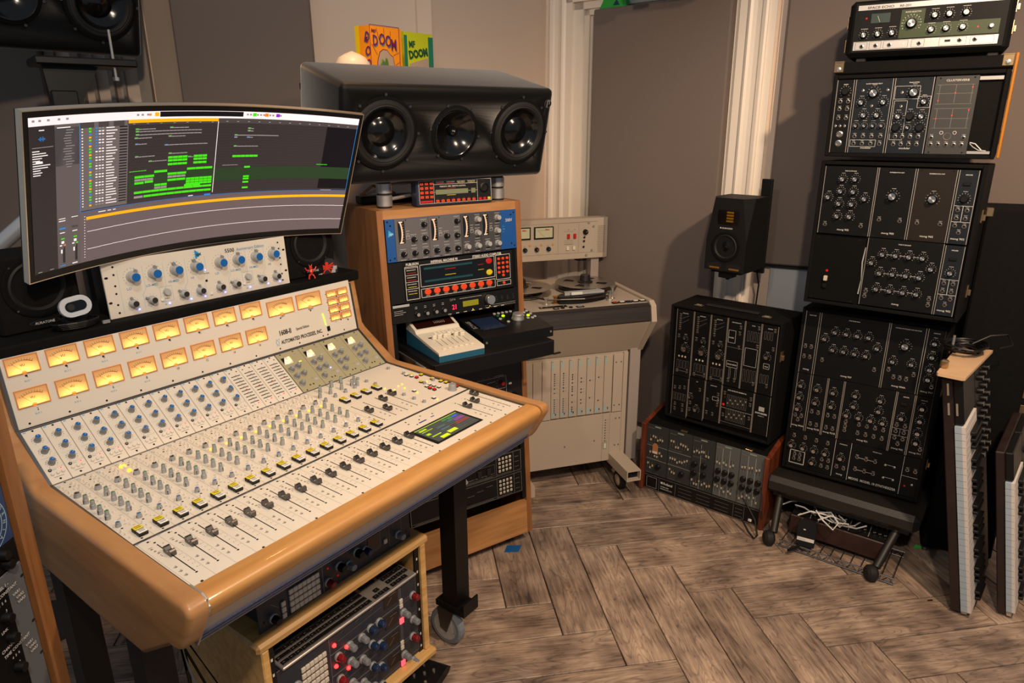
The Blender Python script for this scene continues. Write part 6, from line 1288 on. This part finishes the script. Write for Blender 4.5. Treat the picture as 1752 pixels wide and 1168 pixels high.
# ---- keyboards standing on end
def kmat(o,ln):
    z=Vector(ln).normalized(); x=Vector((.74,-.67,0)); x=(x-x.dot(z)*z).normalized(); y=z.cross(x)
    return Matrix(((x.x,y.x,z.x,o[0]),(x.y,y.y,z.y,o[1]),(x.z,y.z,z.z,o[2]),(0,0,0,1)))
def standing(name,lab,o,ln,L,th,dep,nk,z0,z1,two,knz):
    t=thing(name,lab,'keyboard'); t.matrix_world=kmat(o,ln)
    # local: X = top side of the instrument, Y = towards its back, Z = along its length
    M().rbox(0,.0,.004,th*.48,dep,L,.003,mat('kb_dark_wood',(38,26,24),.45,noise=(20,.3))).build('case_body',t)
    M().rbox(th*.48,.15,.004,th*.9,dep,L,.003,'black').rbox(th*.48,.0,z1+.004,th*.9,.15,L,.003,'black').rbox(th*.48,.0,.0,th*.75,.15,z0-.003,.002,mat('kb_end_cream',(180,160,136),.5)).build('control_panel',t)
    kw=(z1-z0)/nk
    wk=M().box(th*.50,-.004,.0008,th*.80,.145,kw-.0008,mat('key_front',(168,184,196),.4)).box(th*.80,-.004,.0008,th*.97,.145,kw-.0008,mat('key_ivory',(220,212,204),.35)).mesh('white_key')
    bk_=M().rbox(th*.95,.05,-.0055,th*1.22,.143,.0055,.002,'black').mesh('black_key')
    for i in range(nk):
        put(wk,'white_key',t,T_((0,0,z0+kw*i)))
        if i%7 not in(2,6) and i<nk-1: put(bk_,'black_key',t,T_((0,0,z0+kw*(i+1))))
    k_=M().lathe([(.010,0),(.0095,.012),(.008,.016)],12,['black','black','chrome']).mesh('knob',True)
    for z in knz:
        for y in(.19,.235,.28): put(k_,'knob',t,T_((th*.9,y,z))@Matrix.Rotation(R(90),4,'Y'))
    return t
k1=standing('standing_keyboard','long keyboard standing upright on its end against the synthesizer tower, wooden board on top',(1.458,1.926,.004),(-.17,.018,.83),.835,.062,.30,29,.012,.685,1,[.50+.045*i for i in range(7)])
for a in((.014,.72),(.036,.72),(.014,.785)): M().rbox(a[0],-.003,a[1],a[0]+.006,-.0005,a[1]+.04,.0005,'chrome').build('wheel_slot',k1)
k2=standing('standing_keyboard','shorter black keyboard standing upright on its end at the right edge',(1.604,1.912,.004),(-.125,.012,.62),.60,.052,.30,21,.02,.50,0,[.10,.22,.28,.34,.40,.46,.52])
t=thing('wooden_board','thin pale wooden board lying on top end of the standing keyboard','board',(1.268,1.905,.848),-43)
M().poly([(-.012,-.012),(.05,-.012),(.057,-.004),(.066,.345),(-.03,.345),(-.017,-.004)],0,.009,mat('board_wood',(206,170,132),.45,noise=(12,.08)),axis='z').build('board',t)
M().rbox(-.02,.04,.009,-.0,.06,.035,.004,'brassy').build('clasp',t)
t=thing('coiled_black_cable','coiled black cables heaped on the wooden board','cable',(1.425,2.075,.859),-43)
m=M(); random.seed(9)
for j in range(6): m.tube([((.035+.006*j)*math.cos(a*.6+j)+.0,(.05+.005*j)*math.sin(a*.6+j)+.02,.008+.004*j+.004*math.sin(a+j)) for a in range(12)],.0035,'black',6)
m.tube([(.02,.03,.03),(.06,.05,.06),(.10,.08,.065),(.12,.06,.04),(.09,.03,.03)],.003,'black',6).rbox(-.05,-.01,.004,-.01,.03,.02,.004,'black').cyl(-.03,.02,.02,.05,.004,'alu',8); m.build('cable',t,None,True)['kind']='stuff'
# ================================================================== RACK CART UNDER THE CONSOLE
def cw(u,d,z): return clp(u,d,z)
cb=thing('birch_rack_cabinet','low birch rack cabinet on casters under console, holding computer keyboard and preamps','cabinet',cw(0,0,0),CY)
bx0,bx1=.232,.762
M().rbox(bx0-.010,.232,.438,bx1+.012,.62,.463,.007,'birch').build('top_board',cb)
M().rbox(bx0,.235,.085,bx0+.020,.60,.441,.003,'birch').build('side_panel',cb); M().rbox(bx1-.020,.235,.085,bx1,.60,.441,.003,'birch').build('side_panel',cb)
M().rbox(bx0-.008,.218,.062,bx1+.012,.62,.085,.006,'birch').build('bottom_board',cb); M().box(bx0,.59,.085,bx1,.6,.441,'blackm').build('back_panel',cb)
for x in(bx0+.02,bx1-.036):
    m=M().box(x,.245,.085,x+.016,.25,.441,'black'); 
    for i in range(8): m.add([(x+.006,.2448,.10+.042*i),(x+.011,.2448,.10+.042*i),(x+.011,.2448,.108+.042*i),(x+.006,.2448,.108+.042*i)],[(0,1,2,3)],'wprint')
    m.build('rack_rail',cb)
for u in(bx0+.05,bx1-.04):
    for d in(.27,.57):
        c=M().rbox(u-.02,d-.02,.052,u+.02,d+.02,.062,.002,'dalu'); c.T=T_((u,d,.026))@Matrix.Rotation(R(90),4,'Y'); c.lathe([(.018,-.011),(.026,-.009),(.026,.009),(.018,.011)],16,'rubber'); c.build('caster',cb)
def cunit(name,lab,u0,d,z,h,k,dep=.2):
    t=thing(name,lab,'rack unit',cw(u0,d,z),CY); M().box(.02,.003,.002,.463,dep,h-.002,k).build('case',t); return t
# channel strip on the board
NK=lambda k:M().lathe([(.0125,0),(.012,.004),(.0098,.006)],14,'silver').lathe([(.0098,.006),(.0092,.022),(.008,.024)],14,k).rbox(-.0022,-.011,.005,.0022,.0105,.022,.001,k).mesh('knob',True)
NKR,NKG,NKB,NKK=NK(mat('knob_oxblood',(120,18,26),.35)),NK(mat('knob_grey',(120,126,132),.4)),NK(mat('knob_navy',(24,44,76),.3)),NK('black')
wb=M().rbox(-.0058,-.0066,0,.0058,.0066,.005,.001,mat('cream_button',(206,198,184),.4)).mesh('button')
t=cunit('channel_strip_unit','dark blue-grey channel strip with keypad standing on top of birch cabinet',.252,.265,.463,.089,'navyd')
m=M().rbox(0,0,-.003,.4826,.0885,0,.001,'navyd').frame(.325,.028,.372,.078,.0012,k='gprint').rbox(.327,.03,0,.37,.076,.002,.001,mat('brown_meter',(40,28,24),.2)).line(.035,.06,.055,.04,.001,k='gprint').line(.182,.003,.182,.085,.0015,k='gprint').disc(.014,.025,.003,k='hole').disc(.468,.025,.003,k='hole').frame(.405,.012,.45,.075,.0008,k='gprint').line(.19,.02,.32,.085,.0006,k='gprint')
fr=m.build('front_panel',t,PF())
for r_ in range(4):
    for q_ in range(7): put(wb,'button',fr,T_((.089+.0125*q_,.014+.0165*r_,.0002)))
for x,y in((.066,.012),(.066,.028),(.066,.044),(.388,.037)): put(wb,'button',fr,T_((x,y,0)))
for x,y,k in((.038,.022,NKK),(.196,.024,NKR),(.232,.050,NKK),(.262,.036,NKG),(.29,.058,NKK),(.318,.048,NKB),(.436,.032,NKG)): knob(fr,x,y,k,rot=random.uniform(-1,1))
led(fr,.198,.062,'led_rr',1.3);led(fr,.226,.026,'led_rr',1.3)
# computer keyboard
t=thing('computer_keyboard','silver computer keyboard with black keys lying at top of birch cabinet','keyboard',cw(.285,.238,.366),CY)
M().rbox(-.006,-.004,-.008,.436,.112,0,.002,'alu').build('tray_body',t)
kk=lambda w:M().rbox(.0008,.0008,0,w-.0008,.0155,.003,.0012,'black').line(.004,.008,min(w-.004,.009),.008,.001,.0033,'gprint').mesh('key')
rows=[([1.3,1.1,1.1,1.4,6.5,1.4,1.1,1.1,1.3],0),([2.2]+[1]*10+[2.6],0),([1.75]+[1]*11+[2.0],0),([1.5]+[1]*12+[1.5],0),([1]*13+[1.6],0)]
for r_,(ks_,_) in enumerate(rows):
    x=0;tot=sum(ks_);sc_=.278/tot
    for w in ks_: put(sh(('key',round(w*sc_,4)),lambda w=w:kk(w*sc_)),'key',t,T_((x,.002+.0195*r_,.0005))); x+=w*sc_
    if r_ in(0,1,3,4):
        for q_ in ((0,1,2) if r_ in(0,3,4) else (1,)): put(sh('k1',lambda:kk(.0175)),'key',t,T_((.288+.0185*q_,.002+.0195*r_,.0005)))
    for q_ in range(4 if r_ else 3): put(sh('k2',lambda:kk(.0190)),'key',t,T_((.352+.0198*q_,.002+.0195*r_,.0005)))
# two preamp blocks
t=cunit('preamp_unit','four-channel dark blue preamp unit with red and navy knobs inside birch cabinet',.2555,.246,.088,.27,'navyd',.25)
m=M().rbox(0,0,-.003,.4826,.269,0,.001,'navyd')
for i in range(4):
    y=.012+.066*i
    m.rbox(.348,y+.012,0,.398,y+.052,.0015,.001,mat('brown_meter',(40,28,24),.2)).line(.358,y+.022,.376,y+.038,.001,.0018,'gprint').line(.366,y+.046,.392,y+.046,.001,.0018,'gprint').frame(.163,y-.003,.405,y+.062,.0008,k='gprint').line(.19,y+.022,.34,y+.03,.0006,k='gprint').frame(.41,y,.47,y+.058,.0008,k='gprint')
    for q_ in range(3): m.line(.20+.05*q_,y+.04,.22+.05*q_,y+.052,.0006,.0004,'gprint')
for y in(.03,.10,.17,.24): m.disc(.474,y,.003,k='hole')
m.rbox(.470,.08,0,.4826,.20,.001,.0004,'black')
fr=m.build('front_panel',t,PF())
ox,oy=-.2555,-.088
for x,y in((711,313),(702,179),(442,297),(442,227),(442,158)): knob(fr,x/1000+ox,y/1000+oy-.02,NKR)
for x,y in((479,315),(520,296),(480,249),(518,228),(707,229),(699,92),(672,275),(666,136),(514,155),(478,182)): knob(fr,x/1000+ox,y/1000+oy-.015 if y<300 else y/1000+oy-.03,NKG,rot=.6)
for x,y in((551,319),(582,300),(552,249),(581,229),(549,180),(578,158),(549,112),(578,95)): knob(fr,x/1000+ox,y/1000+oy-.012 if y<310 else y/1000+oy-.03,NKB,rot=random.uniform(-1,1))
for x,y in((317,333),(286,330),(286,290),(316,285)): knob(fr,x/1000+ox,y/1000+oy-.05 ,NKG)
for x,y in((436,322),(473,292),(436,258),(473,225),(436,190),(473,160)): led(fr,x/1000+ox-.004,y/1000+oy-.004,'led_r',2.6)
rb=M().rbox(-.0075,-.009,0,.0075,.009,.005,.001,mat('lit_pink_button',(255,90,100),.4,em=1.2)).mesh('button')
for x,y in((663,243),(659,102)): put(rb,'button',fr,T_((x/1000+ox,y/1000+oy-.004,0)))
for x,y in((664,318),(664,302),(659,182),(659,166)): put(wb,'button',fr,T_((x/1000+ox,y/1000+oy-.015,0)))
for r_ in range(12):
    for q_ in range(6): put(wb,'button',fr,T_((.082+.0125*q_,.012+.0195*r_,0)))
# foot pedal like controller under right corner of cart
t=thing('pedal_switch','small black switch box with silver studs on floor under right end of birch cabinet','pedal',cw(.70,.165,.0),CY+14)
M().poly([(-.02,0),(.085,0),(.10,.012),(.085,.02),(.08,.028),(-.02,.028)],0,.10,'black',axis='y').build('body',t)
m=M()
for x,y in((.0,.03),(.03,.05),(.012,.075),(.05,.03),(.06,.07)): m.lathe([(.005,.028),(.004,.033)],10,'chrome',x,y)
m.build('stud',t)['kind']='stuff'
# ================================================================== LEFT FOREGROUND RACK
lr=thing('oak_rack_cabinet','oak rack cabinet at lower left edge, cropped, with grey framed unit and blue panel','cabinet',(-.80,.45,0),90)
M().rbox(.530,.0,.03,.558,.10,1.16,.003,'oak').build('side_panel',lr); M().rbox(-.0,.0,.03,.028,.10,1.16,.003,'oak').build('side_panel',lr); M().rbox(.028,.0,1.135,.530,.10,1.16,.002,'oak').build('top_panel',lr)
M().rbox(.028,.0,.03,.530,.10,.06,.002,'oak').build('plinth_panel',lr); M().box(.028,.09,.06,.53,.10,1.135,'blackm').build('back_panel',lr)
def lunit(lab,z,h,k):
    t=thing('rack_unit',lab,'rack unit',(-.80-.006,.45+.0375,z),90); M().box(.02,.003,.002,.463,.08,h-.002,'black').build('case',t); return t
t=lunit('blue rack panel with pale round emblem at far lower left',.930,.133,'x')
m=M().rbox(0,0,-.003,.4826,.1325,0,.001,mat('emblem_blue',(20,56,104),.45)); cx_,cy_=.430,.045
for r_ in(.046,.036): m.lathe([(r_,.0004),(r_+.0016,.0004)],40,mat('emblem_pale',(150,180,196),.5),cx_,cy_,cap=False)
m.lathe([(.024,.0004),(.026,.0004)],30,'emb',cx_,cy_,cap=False) if K.update(emb=mat('emblem_pale',(150,180,196),.5)) is None else 0
m.disc(cx_,cy_,.0235,.0004,mat('emblem_mid',(70,110,150),.5),30)
for i in range(8): a=R(45*i); m.line(cx_,cy_,cx_+.02*math.cos(a),cy_+.02*math.sin(a),.0022,.0008,'emb')
for i in range(6): a=R(60*i+30); m.line(cx_+.010*math.cos(a),cy_+.010*math.sin(a),cx_+.018*math.cos(a+.5),cy_+.018*math.sin(a+.5),.002,.0009,'emb')
for i,ch_ in enumerate('MADE IN CALIFORNIA'): a=R(250-17.5*i); m.text(ch_,cx_+.0385*math.cos(a),cy_+.0385*math.sin(a)-.0,.0088,'emb','c',.02,.9,.0008,a-math.pi/2)
m.build('front_panel',t,PF())
t=lunit('narrow black rack unit below the blue emblem panel at far left',.888,.042,'x')
m=M().rbox(0,0,-.003,.4826,.041,0,.001,'mod')
for i in range(6): scribble(m,.30+.025*i,.010+.012*(i%2),.012)
fr=m.build('front_panel',t,PF()); KK2=M().lathe([(.009,0),(.0085,.008),(.0075,.013)],12,'black').mesh('knob',True); knob(fr,.448,.031,KK2);knob(fr,.452,.012,KK2);knob(fr,.40,.02,KK2)
t=lunit('black rack unit in a grey frame with white channel lettering at far left',.55,.336,'x')
m=M().rbox(0,0,-.003,.4826,.335,0,.001,mat('frame_grey',(96,100,104),.45,bump=(500,.4))).rbox(.03,.085,0,.441,.316,.003,.001,'mod').rbox(.03,.01,0,.441,.07,.003,.001,'mod')
def lt(s,x,z,sz): m.text(s,x-.0375,z-.55,sz,'wprint','r',.02,1,.0036)
for dz in(0,-.098):
    lt('CHANNEL %d -'%(1 if dz==0 else 2),.452+.03,.868+dz,.0075); lt('TIME CONSTANT',.468+.03,.857+dz,.0075); lt('VAR1',.4705+.03,.842+dz,.0072); lt('VAR2',.477+.03,.833+dz,.0072); lt('VAR3',.478+.03,.824+dz,.0072); lt('4  5  6',.44+.03,.845+dz,.0065); lt('3',.437+.03,.829+dz,.0065); lt('2',.436+.03,.818+dz,.0065); lt('1',.438+.03,.808+dz,.0065)
lt('LINK',.44+.02,.80,.0065); lt('CUSTOM II',.455+.02,.652,.007)
for z in(.86,.772,.707,.62): m.disc(.466+.05-.0375,z-.55,.004,.0004,'hole',10,.0026)
fr=m.build('front_panel',t,PF())
for z in(.822,.786,.728): knob(fr,.409+.05-.0375,z-.55,KK2,z=.003)
# ---- pale desk lamp tube at left edge behind
t=thing('desk_lamp_arm','pale tubular lamp arm crossing behind the left edge of the monitor','lamp',(-1.42,1.9,0),20)
M().tube([(-.10,0,1.16),(.0,0,1.245),(.11,0,1.335),(.2,.02,1.40)],.022,mat('pale_metal',(196,200,206),.3,.5),14).build('arm',t,None,True); M().tube([(-.10,0,1.16),(-.12,.02,.6),(-.12,.02,.01)],.016,'dalu',12).build('post',t,None,True); M().cyl(-.12,.02,.0,.015,.12,'dalu',24).build('base_plate',t)
t=M().tube([(-1.50,2.1,1.12),(-1.47,2.08,1.22),(-1.42,2.05,1.32),(-1.36,2.02,1.40),(-1.28,2.0,1.44)],.005,'black',8).build('hanging_cable',None,None,True); tag(t,'black cable curving up behind the left edge of the monitor','cable')
# cables below the console
t=thing('loose_cables','thin loose cables hanging in the dark below the left end of console','cable',cw(.12,.35,0),CY)
m=M()
for j in range(4): m.tube([(.02*j,.03*j,.02),(.03*j+.02,.02,.2),(.02*j,.05*j,.42),(.03*j,.04,.70)],.003,'lgrey' if j==1 else 'black',6)
m.build('cable',t,None,True)['kind']='stuff'
